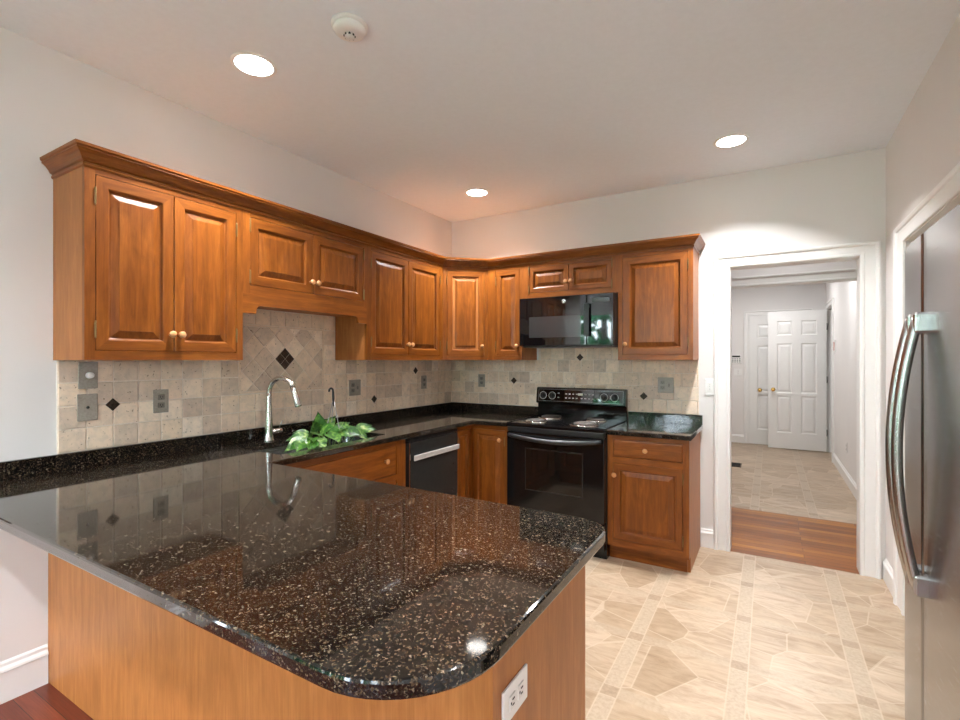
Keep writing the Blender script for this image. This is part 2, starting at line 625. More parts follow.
def offset_poly(poly, d):
    """inset a ccw polygon by d"""
    n = len(poly)
    out = []
    for i in range(n):
        p0, p1, p2 = Vector(poly[i - 1]), Vector(poly[i]), Vector(poly[(i + 1) % n])
        e1, e2 = (p1 - p0).normalized(), (p2 - p1).normalized()
        n1, n2 = Vector((-e1.y, e1.x)), Vector((-e2.y, e2.x))
        k = n1 + n2
        k = k / max(0.2, k.dot(n1)) if k.length > 1e-6 else n1
        out.append((p1 + k * d)[:])
    return out


def slab(mb, poly, zb, zt, mat, holes=(), edge=0.010):
    """stone slab with eased edges; ccw outline and cw/ccw holes"""
    prof = [(edge, zt), (edge * .3, zt - edge * .3), (0, zt - edge), (0, zb + edge), (edge * .3, zb + edge * .3), (edge, zb)]
    loops = [offset_poly(poly, d) for d, _ in prof]
    n = len(poly)
    for j in range(len(prof) - 1):
        vs = [(x, y, prof[q][1]) for q in (j, j + 1) for x, y in loops[q]]
        mb.add(vs, [(n + i, n + (i + 1) % n, (i + 1) % n, i) for i in range(n)], mat, True)
    for z, lp, up in ((zt, loops[0], True), (zb, loops[-1], False)):
        bm = bmesh.new()
        es = []
        for ring in [lp] + list(holes):
            vv = [bm.verts.new((x, y, z)) for x, y in ring]
            es += [bm.edges.new((vv[i], vv[(i + 1) % len(vv)])) for i in range(len(vv))]
        bmesh.ops.triangle_fill(bm, use_beauty=True, use_dissolve=False, edges=es, normal=(0, 0, 1 if up else -1))
        for f in bm.faces:
            if (f.normal.z > 0) != up:
                f.normal_flip()
        mb.bm(bm, mat)
    for h in holes:
        k = len(h)
        mb.add([(x, y, zt) for x, y in h] + [(x, y, zb) for x, y in h], [(i, (i + 1) % k, k + (i + 1) % k, k + i) for i in range(k)], mat, True)


def sweep(mb, path, prof, mat, closed=False, mats=None):
    """sweep a profile of (outward offset, z) along a plan path; outward is to the right of travel"""
    n = len(path)
    P = [Vector(p) for p in path]
    dirs = []
    for i in range(n):
        es = []
        if i > 0:
            es.append((P[i] - P[i - 1]).normalized())
        if i < n - 1:
            es.append((P[i + 1] - P[i]).normalized())
        ns = [Vector((e.y, -e.x)) for e in es]
        k = sum(ns, Vector((0, 0)))
        k = k / k.dot(ns[0])
        dirs.append(k)
    m = len(prof)
    for i in range(n - 1):
        vs = []
        for q in (i, i + 1):
            for d, z in prof:
                p = P[q] + dirs[q] * d
                vs.append((p.x, p.y, z))
        fs = [(j, m + j, m + j + 1, j + 1) for j in range(m - 1)] + [(m - 1, 2 * m - 1, m, 0)]
        mb.add(vs, fs, mats[i] if mats else mat)
    for q, rev in ((0, False), (n - 1, True)):
        vs = [((P[q] + dirs[q] * d).x, (P[q] + dirs[q] * d).y, z) for d, z in prof]
        f = tuple(range(m))
        mb.add(vs, [tuple(reversed(f)) if rev else f], mats[min(q, n - 2)] if mats else mat)


def clip_rect(poly, x0, x1, y0, y1):
    for ax, lim, keep in ((0, x0, 1), (0, x1, -1), (1, y0, 1), (1, y1, -1)):
        out = []
        for i in range(len(poly)):
            a, c = poly[i - 1], poly[i]
            ia, ic = (a[ax] - lim) * keep >= 0, (c[ax] - lim) * keep >= 0
            if ia != ic:
                t = (lim - a[ax]) / (c[ax] - a[ax])
                out.append((a[0] + (c[0] - a[0]) * t, a[1] + (c[1] - a[1]) * t))
            if ic:
                out.append(c)
        poly = out
        if len(poly) < 3:
            return []
    return poly


# ------------------------------------------------------------------ the setting: floors, ceiling, walls
def slab_obj(name, a, b, mat, label):
    return struct(MB().box(a, b, mat).build(name), label)


slab_obj('floor', (-0.12, -3.115, -0.1), (4.2, 0.0, 0.0), M['floor_tile'], 'cream cut stone kitchen floor with pale dividing strips')
slab_obj('floor_family_room', (-2.2, -6.7, -0.1), (4.2, -3.115, 0.0), M['plank_dark'], 'dark cherry floorboards in front of the peninsula')
slab_obj('floor_passage', (1.0, 0.0, -0.1), (4.6, 1.2, 0.0), M['plank_pass'], 'amber wood floor strip beyond the doorway')
slab_obj('floor_hall', (1.6, 1.2, -0.1), (4.6, 5.5, 0.0), M['floor_tile'], 'stone tiled floor of the back hall')
slab_obj('ceiling', (-2.2, -6.7, CEIL), (4.6, 5.5, CEIL + 0.1), M['ceiling'], 'flat pale grey ceiling')

struct(MB().box((-0.12, -4.6, 0), (0, 0.12, CEIL), M['wall']).build('wall_left'), 'warm white wall behind the sink run')
w = MB()
w.box((-0.12, 0, 0), (2.436, 0.12, CEIL), M['wall'])
w.box((3.187, 0, 0), (4.6, 0.12, CEIL), M['wall'])
w.box((2.436, 0, 2.063), (3.187, 0.12, CEIL), M['wall'])
struct(w.build('wall_back'), 'warm white wall behind the range with cased doorway')
RX = 3.317
FY0, FY1, FZ = -0.53, -2.76, 2.035
w = MB()
w.box((RX, FY0, 0), (RX + 0.12, 0.0, CEIL), M['wall'])
w.box((RX, FY1, FZ), (RX + 0.12, FY0, CEIL), M['wall'])
w.box((RX, -6.5, 0), (RX + 0.12, FY1, CEIL), M['wall'])
w.box((RX + 0.12, FY0, 0), (4.12, FY0 + 0.1, FZ), M['wall'])
w.box((RX + 0.12, FY1 - 0.1, 0), (4.12, FY1, FZ), M['wall'])
w.box((4.12, FY1 - 0.1, 0), (4.2, FY0 + 0.1, FZ + .1), M['wall'])
w.box((RX + 0.12, FY1 - 0.1, FZ), (4.12, FY0 + 0.1, FZ + 0.1), M['wall'])
struct(w.build('wall_right'), 'warm white wall with the refrigerator recess')
# family room behind the camera with garden windows and an added fill window
w = MB()
w.box((-2.12, -4.6, 0), (-0.12, -4.48, CEIL), M['wall'])
struct(w.build('wall_jog'))
WIN_A = (-0.85, 1.65, 0.12, 2.35)
WIN_B = (2.05, 3.10, 0.75, 2.35)
w = MB()
y0, y1 = -6.62, -6.5
w.box((-2.12, y0, 0), (WIN_A[0], y1, CEIL), M['wall'])
w.box((WIN_A[1], y0, 0), (WIN_B[0], y1, CEIL), M['wall'])
w.box((WIN_B[1], y0, 0), (RX + .12, y1, CEIL), M['wall'])
for wa in (WIN_A, WIN_B):
    w.box((wa[0], y0, 0), (wa[1], y1, wa[2]), M['wall'])
    w.box((wa[0], y0, wa[3]), (wa[1], y1, CEIL), M['wall'])
struct(w.build('wall_rear'))
w = MB()
w.box((-2.12, -6.5, 0), (-2.0, -4.6, 0.7), M['wall'])
w.box((-2.12, -6.5, 2.35), (-2.0, -4.6, CEIL), M['wall'])
w.box((-2.12, -6.5, 0.7), (-2.0, -6.2, 2.35), M['wall'])
w.box((-2.12, -4.9, 0.7), (-2.0, -4.6, 2.35), M['wall'])
struct(w.build('wall_family_left'))


def window(name, x0, x1, z0, z1, cols, rows, xf=None):
    f = MB()
    t = 0.05
    f.box((x0, -.03, z0), (x1, .03, z0 + t), M['trim'], xf=xf)
    f.box((x0, -.03, z1 - t), (x1, .03, z1), M['trim'], xf=xf)
    f.box((x0, -.03, z0), (x0 + t, .03, z1), M['trim'], xf=xf)
    f.box((x1 - t, -.03, z0), (x1, .03, z1), M['trim'], xf=xf)
    for i in range(1, cols):
        x = x0 + (x1 - x0) * i / cols
        f.box((x - .022, -.025, z0), (x + .022, .025, z1), M['trim'], xf=xf)
    for i in range(1, rows):
        z = z0 + (z1 - z0) * i / rows
        f.box((x0, -.02, z - .018), (x1, .02, z + .018), M['trim'], xf=xf)
    o = struct(f.build(name))
    g = MB().box((x0 + .01, -.003, z0 + .01), (x1 - .01, .003, z1 - .01), M['glass'], xf=xf).build('glazing', o)
    return o


window('window_1', WIN_A[0], WIN_A[1], WIN_A[2], WIN_A[3], 3, 1, Matrix.Translation((0, -6.56, 0)))
window('window_2', WIN_B[0], WIN_B[1], WIN_B[2], WIN_B[3], 2, 2, Matrix.Translation((0, -6.56, 0)))
window('window_fill', -0.65, 0.65, 0.7, 2.35, 2, 2, Matrix.Translation((-2.06, -5.55, 0)) @ Matrix.Rotation(R(90), 4, 'Z'))  # unseen side window, added to let in more fill light

# passage and back hall
HX = 3.44
w = MB()
w.box((0.9, 0.12, 0), (1.0, 1.32, CEIL), M['wall'])
w.box((4.5, 0.12, 0), (4.6, 1.2, CEIL), M['wall'])
struct(w.build('wall_passage'))
w = MB()
w.box((1.0, 1.2, 0), (2.28, 1.32, CEIL), M['wall'])
w.box((3.345, 1.2, 0), (4.6, 1.32, CEIL), M['wall'])
w.box((2.28, 1.2, 2.085), (3.345, 1.32, CEIL), M['wall'])
struct(w.build('wall_hall_front'), 'shaded white wall over the second doorway')
struct(MB().box((1.6, 5.3, 0), (4.6, 5.42, CEIL), M['wall']).build('wall_hall_end'), 'white end wall of the back hall')
struct(MB().box((1.6, 1.32, 0), (1.7, 5.3, CEIL), M['wall']).build('wall_hall_left'))
DJ0, DJ1, DJZ = 4.22, 5.03, 2.16
w = MB()
w.box((HX, 1.32, 0), (HX + .12, DJ0, CEIL), M['wall'])
w.box((HX, DJ1, 0), (HX + .12, 5.3, CEIL), M['wall'])
w.box((HX, DJ0, DJZ), (HX + .12, DJ1, CEIL), M['wall'])
struct(w.build('wall_hall_right'), 'bright white side wall of the back hall')
struct(MB().box((4.5, 1.32, 0), (4.6, 5.3, CEIL), M['wall']).build('wall_side_room'))

# casings (trim)
def casing(name, x0, x1, ztop, wd, xf, label, sides=(1, 1), thick=0.018, wd_top=None):
    """cased opening trim in local xz plane with mitred corners, face towards -y"""
    m = MB()
    wt = wd_top or wd
    prof = [(0, 0), (0, .7), (.05, .85), (.18, .85), (.22, .62), (.55, .68), (.74, .78), (.78, 1.25), (.90, 1.5), (.97, 1.45), (1.0, 1.2), (1.0, 0)]
    k = len(prof)
    vs = []
    for px_, pz_ in ((1, 0), (1, 1), (0, 1), (0, 0)):
        for d, t in prof:
            vs.append(((x1 + d * wd) if px_ else (x0 - d * wd), -t * thick, (ztop + d * wt) if pz_ else 0.0))
    fs = []
    for q in range(3):
        fs += [(q * k + j, q * k + j + 1, (q + 1) * k + j + 1, (q + 1) * k + j) for j in range(k - 1)]
    m.add(vs, fs, M['trim'], xf=xf)
    return m, struct


def cased(name, *a, jamb=None, xf=None, **k):
    m, _ = casing(name, *a, xf, None, **k)
    if jamb:
        x0, x1, ztop, d0, d1, t = jamb
        m.box((x0, d0, 0), (x0 + t, d1, ztop), M['trim'], xf=xf)
        m.box((x1 - t, d0, 0), (x1, d1, ztop), M['trim'], xf=xf)
        m.box((x0 + t, d0, ztop - t), (x1 - t, d1, ztop), M['trim'], xf=xf)
    return m


I4 = Matrix.Identity(4)
m = cased('trim_1', 2.436, 3.187, 2.063, 0.104, jamb=(2.430, 3.193, 2.067, -.008, .128, .008), xf=Matrix.Translation((0, 0, 0)), wd_top=0.085)
struct(m.build('trim_1'), 'white moulded casing around the kitchen doorway')
m = cased('trim_2', 2.28, 3.335, 2.075, 0.09, jamb=(2.272, 3.345, 2.083, -.008, .128, .009), xf=Matrix.Translation((0, 1.2, 0)))
struct(m.build('trim_2'), 'white casing of the second doorway into the hall')
# refrigerator recess, facing -x : local x -> world -y, local y -> world +x
XR = Matrix.Translation((RX, 0, 0)) @ Matrix.Rotation(R(-90), 4, 'Z')
m = cased('trim_3', 0.525, 2.755, 2.035, 0.165, jamb=(0.525, 2.755, 2.04, -.004, .16, .012), xf=XR, wd_top=0.098)
struct(m.build('trim_3'), 'white moulded casing around the refrigerator recess')
m = cased('trim_4', 2.395, 3.20, 2.125, 0.075, xf=Matrix.Translation((0, 5.3, 0)))
struct(m.build('trim_4'), 'white casing of the far closed hall door')
XH = Matrix.Translation((HX, 0, 0)) @ Matrix.Rotation(R(-90), 4, 'Z')
m = cased('trim_5', -DJ1, -DJ0, DJZ, 0.075, jamb=(-DJ1 - .004, -DJ0 + .004, DJZ + .004, 0, .12, .014), xf=XH)
struct(m.build('trim_5'), 'white casing of the side doorway in the hall')


def baseboard(name, path, label=None, h=0.135):
    """path ordered so that the room lies to the right of travel"""
    m = MB()
    prof = [(0, 0), (0.014, 0), (0.014, h * .74), (0.018, h * .76), (0.016, h * .82), (0.009, h * .88), (0.008, h * .95), (0.003, h), (0, h)]
    sweep(m, path, prof, M['trim'])
    return struct(m.build(name), label)


baseboard('baseboard_left', [(0, -4.6), (0, -3.118)], 'white baseboard below the left wall beside the peninsula', 0.165)
baseboard('baseboard_back', [(2.243, 0), (2.331, 0)], 'short white baseboard between cabinet and doorway')
baseboard('baseboard_right', [(RX, -0.012), (RX, -0.352)], 'white baseboard beside the refrigerator recess')
baseboard('baseboard_hall_end', [(1.7, 5.3), (2.318, 5.3)], 'white baseboard on the hall end wall')
baseboard('baseboard_hall_right', [(HX, DJ0 - .078), (HX, 1.33)], 'white baseboard on the bright hall side wall')


# ------------------------------------------------------------------ hall doors
def six_panel(mb, w, h, t, mat):
    """six panel door leaf, x 0..w, y 0..t, z 0..h, both faces"""
    st = 0.118
    colw = (w - 3 * st) / 2
    rows = [(0.115, 0.385), (0.405, 0.765), (0.825, 0.930)]
    for face in (0, 1):
        y = 0.0 if face == 0 else t
        s = 1 if face == 0 else -1
        ops = []
        for c in range(2):
            xa = st + c * (colw + st)
            for ra, rb in rows:
                ops.append((xa, xa + colw, ra * h, rb * h))
        xs = sorted({0, w} | {v for o in ops for v in o[:2]})
        zs = sorted({0, h} | {v for o in ops for v in o[2:]})
        for i in range(len(xs) - 1):
            for j in range(len(zs) - 1):
                cx, cz = (xs[i] + xs[i + 1]) / 2, (zs[j] + zs[j + 1]) / 2
                if any(o[0] < cx < o[1] and o[2] < cz < o[3] for o in ops):
                    continue
                q = [(xs[i], y, zs[j]), (xs[i + 1], y, zs[j]), (xs[i + 1], y, zs[j + 1]), (xs[i], y, zs[j + 1])]
                mb.add(q, [(0, 1, 2, 3) if s > 0 else (3, 2, 1, 0)], mat)
        for xa, xb, za, zb in ops:
            rr = []
            for d, dep in ((0, 0), (0.012, 0.010), (0.02, 0.011), (0.05, 0.003)):
                rr.append((xa + d, xb - d, za + d, zb - d, y + s * dep))
            k = MB()
            k.rings(rr, [(mat, mat)] * 4)
            mb.add(k.v, [f if s > 0 else list(reversed(f)) for f in k.f], mat)
    mb.add([(0, 0, 0), (w, 0, 0), (w, t, 0), (0, t, 0), (0, 0, h), (w, 0, h), (w, t, h), (0, t, h)],
           [(3, 2, 1, 0), (4, 5, 6, 7), (0, 4, 7, 3), (1, 2, 6, 5)], mat)


def door_knob(parent, x, z, y=0.0):
    k = MB()
    xf = Matrix.Translation((x, y, z)) @ Matrix.Rotation(R(90), 4, 'X')
    k.lathe([(0.001, 0.0), (0.031, 0.0), (0.031, 0.006), (0.012, 0.010), (0.011, 0.030), (0.020, 0.036), (0.028, 0.050), (0.026, 0.062), (0.014, 0.070), (0.001, 0.071)], M['brass'], xf)
    o = k.build('door_knob', parent)
    o['label'] = 'polished brass knob'
    return o


d = MB()
six_panel(d, 0.80, 2.115, 0.036, M['trim'])
d1 = struct(d.build('door_1'), 'closed white panel door on the hall end wall')
d1.location = (2.397, 5.262, 0.006)
door_knob(d1, 0.155, 0.892)
d = MB()
six_panel(d, 0.757, 2.135, 0.036, M['trim'])
d2 = struct(d.build('door_2'), 'open white six panel door standing across the hall')
d2.location = (2.668, 4.97, 0.012)
door_knob(d2, 0.07, 0.915)
for hz in (0.28, 1.08, 1.88):
    h = MB()
    h.lathe([(0.001, -.05), (0.007, -.05), (0.007, .05), (0.001, .05)], M['black_satin'], Matrix.Translation((0.763, 0.008, hz)), 10)
    h.build('hinge', d2)

# ------------------------------------------------------------------ tile backsplashes
def add_tile(mb, poly, th, mat, xf, tint, grout=0.0028, z0=0.0):
    """poly in (u,v), ccw; outward is +w"""
    a = offset_poly(poly, grout)
    c = offset_poly(poly, grout + 0.0022)
    n = len(a)
    vs = [(u, v, z0) for u, v in a] + [(u, v, z0 + th - 0.0016) for u, v in a] + [(u, v, z0 + th) for u, v in c]
    fs = [(i, (i + 1) % n, n + (i + 1) % n, n + i) for i in range(n)]
    fs += [(n + i, n + (i + 1) % n, 2 * n + (i + 1) % n, 2 * n + i) for i in range(n)]
    fs.append(tuple(range(2 * n, 3 * n)))
    mb.add(vs, fs, mat, xf=xf, tint=tint)


def rect(u0, u1, v0, v1):
    return [(u0, v0), (u1, v0), (u1, v1), (u0, v1)]


def diamond(u, v, ru, rv):
    return [(u - ru, v), (u, v - rv), (u + ru, v), (u, v + rv)]


# left wall: u = world y, v = world z, w = +x
XL = Matrix(((0, 0, 1, 0), (1, 0, 0, 0), (0, 1, 0, 0), (0, 0, 0, 1)))
# back wall: u = world x, v = z, w = -y
XB = Matrix(((1, 0, 0, 0), (0, 0, -1, 0), (0, 1, 0, 0), (0, 0, 0, 1)))
TP = 0.1055
TB = 0.979
GR = 0.006
TH = 0.0055


def accent(parent, xf, u, v, r=0.030):
    k = MB()
    add_tile(k, diamond(u, v, r, r), 0.006, M['bronze'], xf, 0.5, 0.0, GR + 0.004)
    add_tile(k, diamond(u, v, r * .55, r * .55), 0.003, M['bronze'], xf, 0.5, 0.0, GR + 0.0095)
    o = k.build('accent_tile', parent, world=True)
    o['label'] = 'small dark bronze diamond tile'
    return o


PU0, PU1, PV0, PV1 = -3.085 + 8 * TP, -3.085 + 14 * TP, 1.190, 1.602
bl = thing('tile_backsplash', 'tumbled beige stone tile backsplash on the left wall behind the sink', 'backsplash', (0, -3.085, 0.98))
g = MB()
g.box((0.001, -3.085, 0.90), (GR, -.013, 1.39), M['grout'])
g.box((0.001, -2.43, 1.39), (GR, -1.515, 1.70), M['grout'])
g.build('grout', bl, world=True)
t = MB()
for i in range(30):
    u0, u1 = -3.085 + i * TP, min(-3.085 + (i + 1) * TP, -0.0125)
    if u1 - u0 < 0.01:
        continue
    for j in range(-1, 8):
        v0, v1 = TB + j * TP * .975, TB + (j + 1) * TP * .975
        if v0 < .985 - TP:
            continue
        top = 1.389 if not (-2.43 < (u0 + u1) / 2 < -1.515) else 1.695
        if v0 > top - .02:
            continue
        v1 = min(v1, top)
        if PU0 - .01 < (u0 + u1) / 2 < PU1 + .01 and v1 > PV0 - .02:
            if v0 >= PV1 - .03 or v0 < PV0 - 0.03:
                v1 = min(v1, PV0) if v0 < PV0 - .03 else v1
                v0 = max(v0, PV1) if v0 > PV1 - .03 else v0
            else:
                continue
        if v1 - v0 < .012:
            continue
        add_tile(t, rect(u0, u1, v0, v1), TH, M['tile'], XL, random.random(), z0=GR - .0005)
t.build('field_tile', bl, world=True)
t = MB()
cu, cv = (PU0 + PU1) / 2, (PV0 + PV1) / 2
rd = 0.0742
for i in range(-7, 8):
    for j in range(-7, 8):
        if (i + j) % 2:
            continue
        p = clip_rect(diamond(cu + i * rd, cv + j * rd, rd, rd), PU0 + .010, PU1 - .010, PV0 + .010, PV1 - .010)
        if len(p) < 3:
            continue
        ar = abs(sum(p[k - 1][0] * p[k][1] - p[k][0] * p[k - 1][1] for k in range(len(p)))) / 2
        if ar < 1.5e-4:
            continue
        add_tile(t, p, TH, M['tile'], XL, random.random(), z0=GR - .0005)
t.build('diagonal_tile', bl, world=True)
t = MB()
for q in (rect(PU0, PU1, PV0, PV0 + .011), rect(PU0, PU1, PV1 - .011, PV1), rect(PU0, PU0 + .011, PV0 + .011, PV1 - .011), rect(PU1 - .011, PU1, PV0 + .011, PV1 - .011)):
    add_tile(t, q, 0.011, M['tile'], XL, 0.45, 0.0008, GR - .0005)
t.build('panel_border', bl, world=True)
k = MB()
for du, dv in ((-1, 0), (1, 0), (0, -1), (0, 1)):
    add_tile(k, diamond(cu + du * .0355, cv - 0.0 + dv * .0355, .0345, .0345), 0.006, M['bronze'], XL, 0.5, 0.0006, GR + .003)
    add_tile(k, diamond(cu + du * .0355, cv + dv * .0355, .018, .018), 0.003, M['bronze'], XL, 0.5, 0.0, GR + .0085)
o = k.build('medallion', bl, world=True)
o['label'] = 'large dark bronze diamond medallion'
for u, v in ((-2.878, 1.179), (-1.106, 1.083), (-0.584, 1.297)):
    accent(bl, XL, u, v)

bb = thing('tile_backsplash', 'tumbled beige stone tile backsplash on the back wall behind the range', 'backsplash', (0, 0, 0.98))
g = MB()
g.box((0.001, -GR, 0.90), (2.229, -.001, 1.39), M['grout'])
g.box((0.93, -GR, 1.39), (1.71, -.001, 1.52), M['grout'])
g.build('grout', bb, world=True)
t = MB()
for j in range(-1, 6):
    v0, v1 = TB + j * TP * .975, TB + (j + 1) * TP * .975
    off = (j % 2) * TP * .5
    for i in range(-1, 23):
        u0, u1 = max(.001, off + i * TP), min(2.229, off + (i + 1) * TP)
        if u1 - u0 < .012:
            continue
        top = 1.389 if not (0.93 < (u0 + u1) / 2 < 1.71) else 1.52
        vb = min(v1, top)
        if vb - v0 < .012:
            continue
        add_tile(t, rect(u0, u1, v0, vb), TH, M['tile'], XB, random.random(), z0=GR - .0005)
t.build('field_tile', bb, world=True)
for u, v in ((0.688, 1.203), (1.310, 1.412), (1.830, 1.105)):
    accent(bb, XB, u, v)


# ------------------------------------------------------------------ cabinets
FR = 0.020


def knob_mesh():
    k = MB()
    k.lathe([(0.001, 0.0), (0.0085, 0.0), (0.0075, 0.010), (0.009, 0.015), (0.0155, 0.018), (0.0170, 0.023), (0.0145, 0.028), (0.008, 0.031), (0.001, 0.0315)], M['knob_wood'],
            Matrix.Rotation(R(90), 4, 'X'), 16)
    return k


KM = None


def add_knob(parent, x, z, y=0.0):
    global KM
    if KM is None:
        KM = knob_mesh().build('knob')
        o = KM
    else:
        o = bpy.data.objects.new('knob', KM.data)
        COL.objects.link(o)
    o.parent = parent
    o.location = (x, y, z)
    o['label'] = 'pale turned wood knob'
    return o


def add_hinge(parent, x, z):
    h = MB()
    h.lathe([(0.001, -.036), (0.0028, -.036), (0.004, -.031), (0.004, .031), (0.0028, .036), (0.001, .036)], M['brass_old'], Matrix.Translation((x, -0.003, z)), 8)
    o = h.build('hinge', parent)
    return o


def raised_door(name, parent, x0, x1, z0, z1, knob=None, hinge=None, rail=0.055, flat=False, panel_drawer=False):
    """inset raised panel door, front at y=0.001, front faces -y"""
    g = 0.0022
    x0, x1, z0, z1 = x0 + g, x1 - g, z0 + g, z1 - g
    m = MB()
    H, V = M['wood_h'], M['wood_v']

    def rr(d, y):
        return (x0 + d, x1 - d, z0 + d, z1 - d, y)
    if flat:
        rings = [rr(0, FR), rr(0, 0.006), rr(0.004, 0.002), rr(0.010, 0.001)]
        m.rings(rings, [(H, H)] * 4)
    else:
        b = 0.030
        rail -= 0.008
        rings = [rr(0, FR), rr(0, 0.0025), rr(0.0015, 0.001), rr(rail - .004, 0.001), rr(rail, 0.003), rr(rail + .0035, 0.0120), rr(rail + .0075, 0.0145),
                 rr(rail + .0075 + b, 0.0050), rr(rail + .0080 + b, 0.0026)]
        m.rings(rings, [(H, V)] * 4 + [(H, V), (H, V), (V, V), (V, V), (V, V)])
    o = m.build(name, parent)
    if knob:
        add_knob(o, knob[0], knob[1])
    if hinge:
        xh = x0 - g if hinge == 'l' else x1 + g
        hh = z1 - z0
        for z in (z0 + hh * .12, z1 - hh * .12):
            add_hinge(o, xh, z)
    return o


def face_frame(parent, x0, x1, z0, z1, ops, name='face_frame', mould=None):
    m = MB()
    xs = sorted({x0, x1} | {v for o in ops for v in o[:2]})
    zs = sorted({z0, z1} | {v for o in ops for v in o[2:]})
    inside = lambda cx, cz: any(o[0] < cx < o[1] and o[2] < cz < o[3] for o in ops)
    xo = [v for o in ops for v in o[:2]]
    for i in range(len(xs) - 1):
        for j in range(len(zs) - 1):
            cx, cz = (xs[i] + xs[i + 1]) / 2, (zs[j] + zs[j + 1]) / 2
            if inside(cx, cz):
                continue
            # a cell between the outermost openings is a rail, otherwise a stile
            side = any(inside(xs[q] + 1e-4, cz) or inside(xs[q + 1] - 1e-4, cz) for q in range(len(xs) - 1))
            rail = min(xo) < cx < max(xo) and not side if xo else False
            m.box((xs[i], 0, zs[j]), (xs[i + 1], FR, zs[j + 1]), M['wood_h'] if rail else M['wood_v'])
    o = m.build(name, parent)
    return o


def carcass(parent, x0, x1, z0, z1, depth, toe=None, mat=None):
    m = MB()
    mat = mat or M['side_v']
    if toe:
        m.box((x0, FR + .0005, z0 + toe[1]), (x1, depth, z1), mat)
        m.box((x0, toe[0], z0), (x1, depth, z0 + toe[1]), mat)
    else:
        m.box((x0, FR + .0005, z0), (x1, depth, z1), mat)
    return m.build('carcass', parent)


UZ0, UZ1 = 1.389, 2.187
DZ0, DZ1 = 1.427, 2.1515
UD = 0.305
DX, DY = 0.585, -0.585
KZ = 1.507


def on_left(y):
    return (UD, y, 0), R(90)


# 1: tall double door cabinet at the left end (local x = world y + 3.106)
L, rz = on_left(-3.097)
c = thing('wall_cabinet', 'tall double-door wood wall cabinet at the left end over the grey outlets', 'cabinet', (UD, -3.097, UZ0), rz)
def loc(z): return z - UZ0
carcass(c, 0, 0.688, 0, UZ1 - UZ0, UD)
face_frame(c, 0, 0.688, 0, UZ1 - UZ0, [(0.037, 0.652, loc(DZ0), loc(DZ1))])
raised_door('door', c, 0.037, 0.3455, loc(DZ0), loc(DZ1), (0.330, loc(KZ)), 'l')
raised_door('door', c, 0.3455, 0.652, loc(DZ0), loc(DZ1), (0.371, loc(KZ)), 'r')

# 2: short cabinet with a valance over the sink
c = thing('wall_cabinet', 'short double-door wood wall cabinet with arched valance above the sink', 'cabinet', (UD, -2.4085, UZ0), rz)
W2 = 0.9145
carcass(c, 0.0, W2, loc(1.70), UZ1 - UZ0, UD)
face_frame(c, 0, W2, loc(1.745), UZ1 - UZ0, [(0.0405, 0.885, loc(1.7885), loc(DZ1))])
raised_door('door', c, 0.0405, 0.460, loc(1.7885), loc(DZ1), (0.438, loc(1.857)), 'l', rail=0.058)
raised_door('door', c, 0.460, 0.885, loc(1.7885), loc(DZ1), (0.483, loc(1.857)), 'r', rail=0.058)
m = MB()
top = loc(1.745)
drop, archz = loc(1.638), loc(1.682)
pts = [(0, drop), (0.075, drop), (0.078, drop + .012)] + [(0.078 + .028 - .028 * math.cos(R(a)), drop + .014 + (archz - drop - .014) * math.sin(R(a))) for a in (15, 35, 55, 75, 90)]
pts += [(W2 - x, z) for x, z in reversed(pts)]
vs = [(x, 0, z) for x, z in pts] + [(x, FR, z) for x, z in pts] + [(x, 0, top) for x, z in pts] + [(x, FR, top) for x, z in pts]
n = len(pts)
fs = []
for i in range(n - 1):
    fs += [(i, i + 1, 2 * n + i + 1, 2 * n + i), (n + i + 1, n + i, 3 * n + i, 3 * n + i + 1), (n + i, n + i + 1, i + 1, i)]
m.add(vs, fs, M['wood_h'])
m.build('valance', c)

# 3: double door cabinet right of the sink
c = thing('wall_cabinet', 'tall double-door wood wall cabinet between sink valance and corner', 'cabinet', (UD, -1.494, UZ0), rz)
W3 = 0.9085
carcass(c, 0, W3, 0, UZ1 - UZ0, UD)
face_frame(c, 0, W3, 0, UZ1 - UZ0, [(0.043, 0.867, loc(DZ0), loc(DZ1))])
raised_door('door', c, 0.043, 0.455, loc(DZ0), loc(DZ1), (0.434, loc(KZ)), 'l')
raised_door('door', c, 0.455, 0.867, loc(DZ0), loc(DZ1), (0.477, loc(KZ)), 'r')

# 4: diagonal corner cabinet
c = thing('corner_wall_cabinet', 'single-door diagonal wood wall cabinet set across the room corner', 'cabinet', (UD, DY, UZ0), R(45))
WC = math.hypot(.28, .28)
m = MB()
poly = [(0.001, DY + .001), (UD - .013, DY + .001), (DX - .001, -UD + .013), (DX - .001, -0.001), (0.001, -0.001)]
m.prism(poly, UZ0, UZ1, M['side_v'])
m.build('carcass', c, world=True)
face_frame(c, 0.001, WC - .001, 0, UZ1 - UZ0, [(0.034, WC - .034, loc(DZ0), loc(DZ1))])
raised_door('door', c, 0.034, WC - .034, loc(DZ0), loc(DZ1), (WC - .058, loc(KZ)), 'l')

# 5: narrow cabinet beside the microwave
c = thing('wall_cabinet', 'narrow single-door wood wall cabinet left of the microwave', 'cabinet', (DX + .001, -UD, UZ0), 0)
carcass(c, 0, 0.3235, 0, UZ1 - UZ0, UD)
face_frame(c, 0, 0.3235, 0, UZ1 - UZ0, [(0.076, 0.303, loc(DZ0), loc(DZ1))])
raised_door('door', c, 0.076, 0.303, loc(DZ0), loc(DZ1), (0.281, loc(KZ)), 'l', rail=0.050)

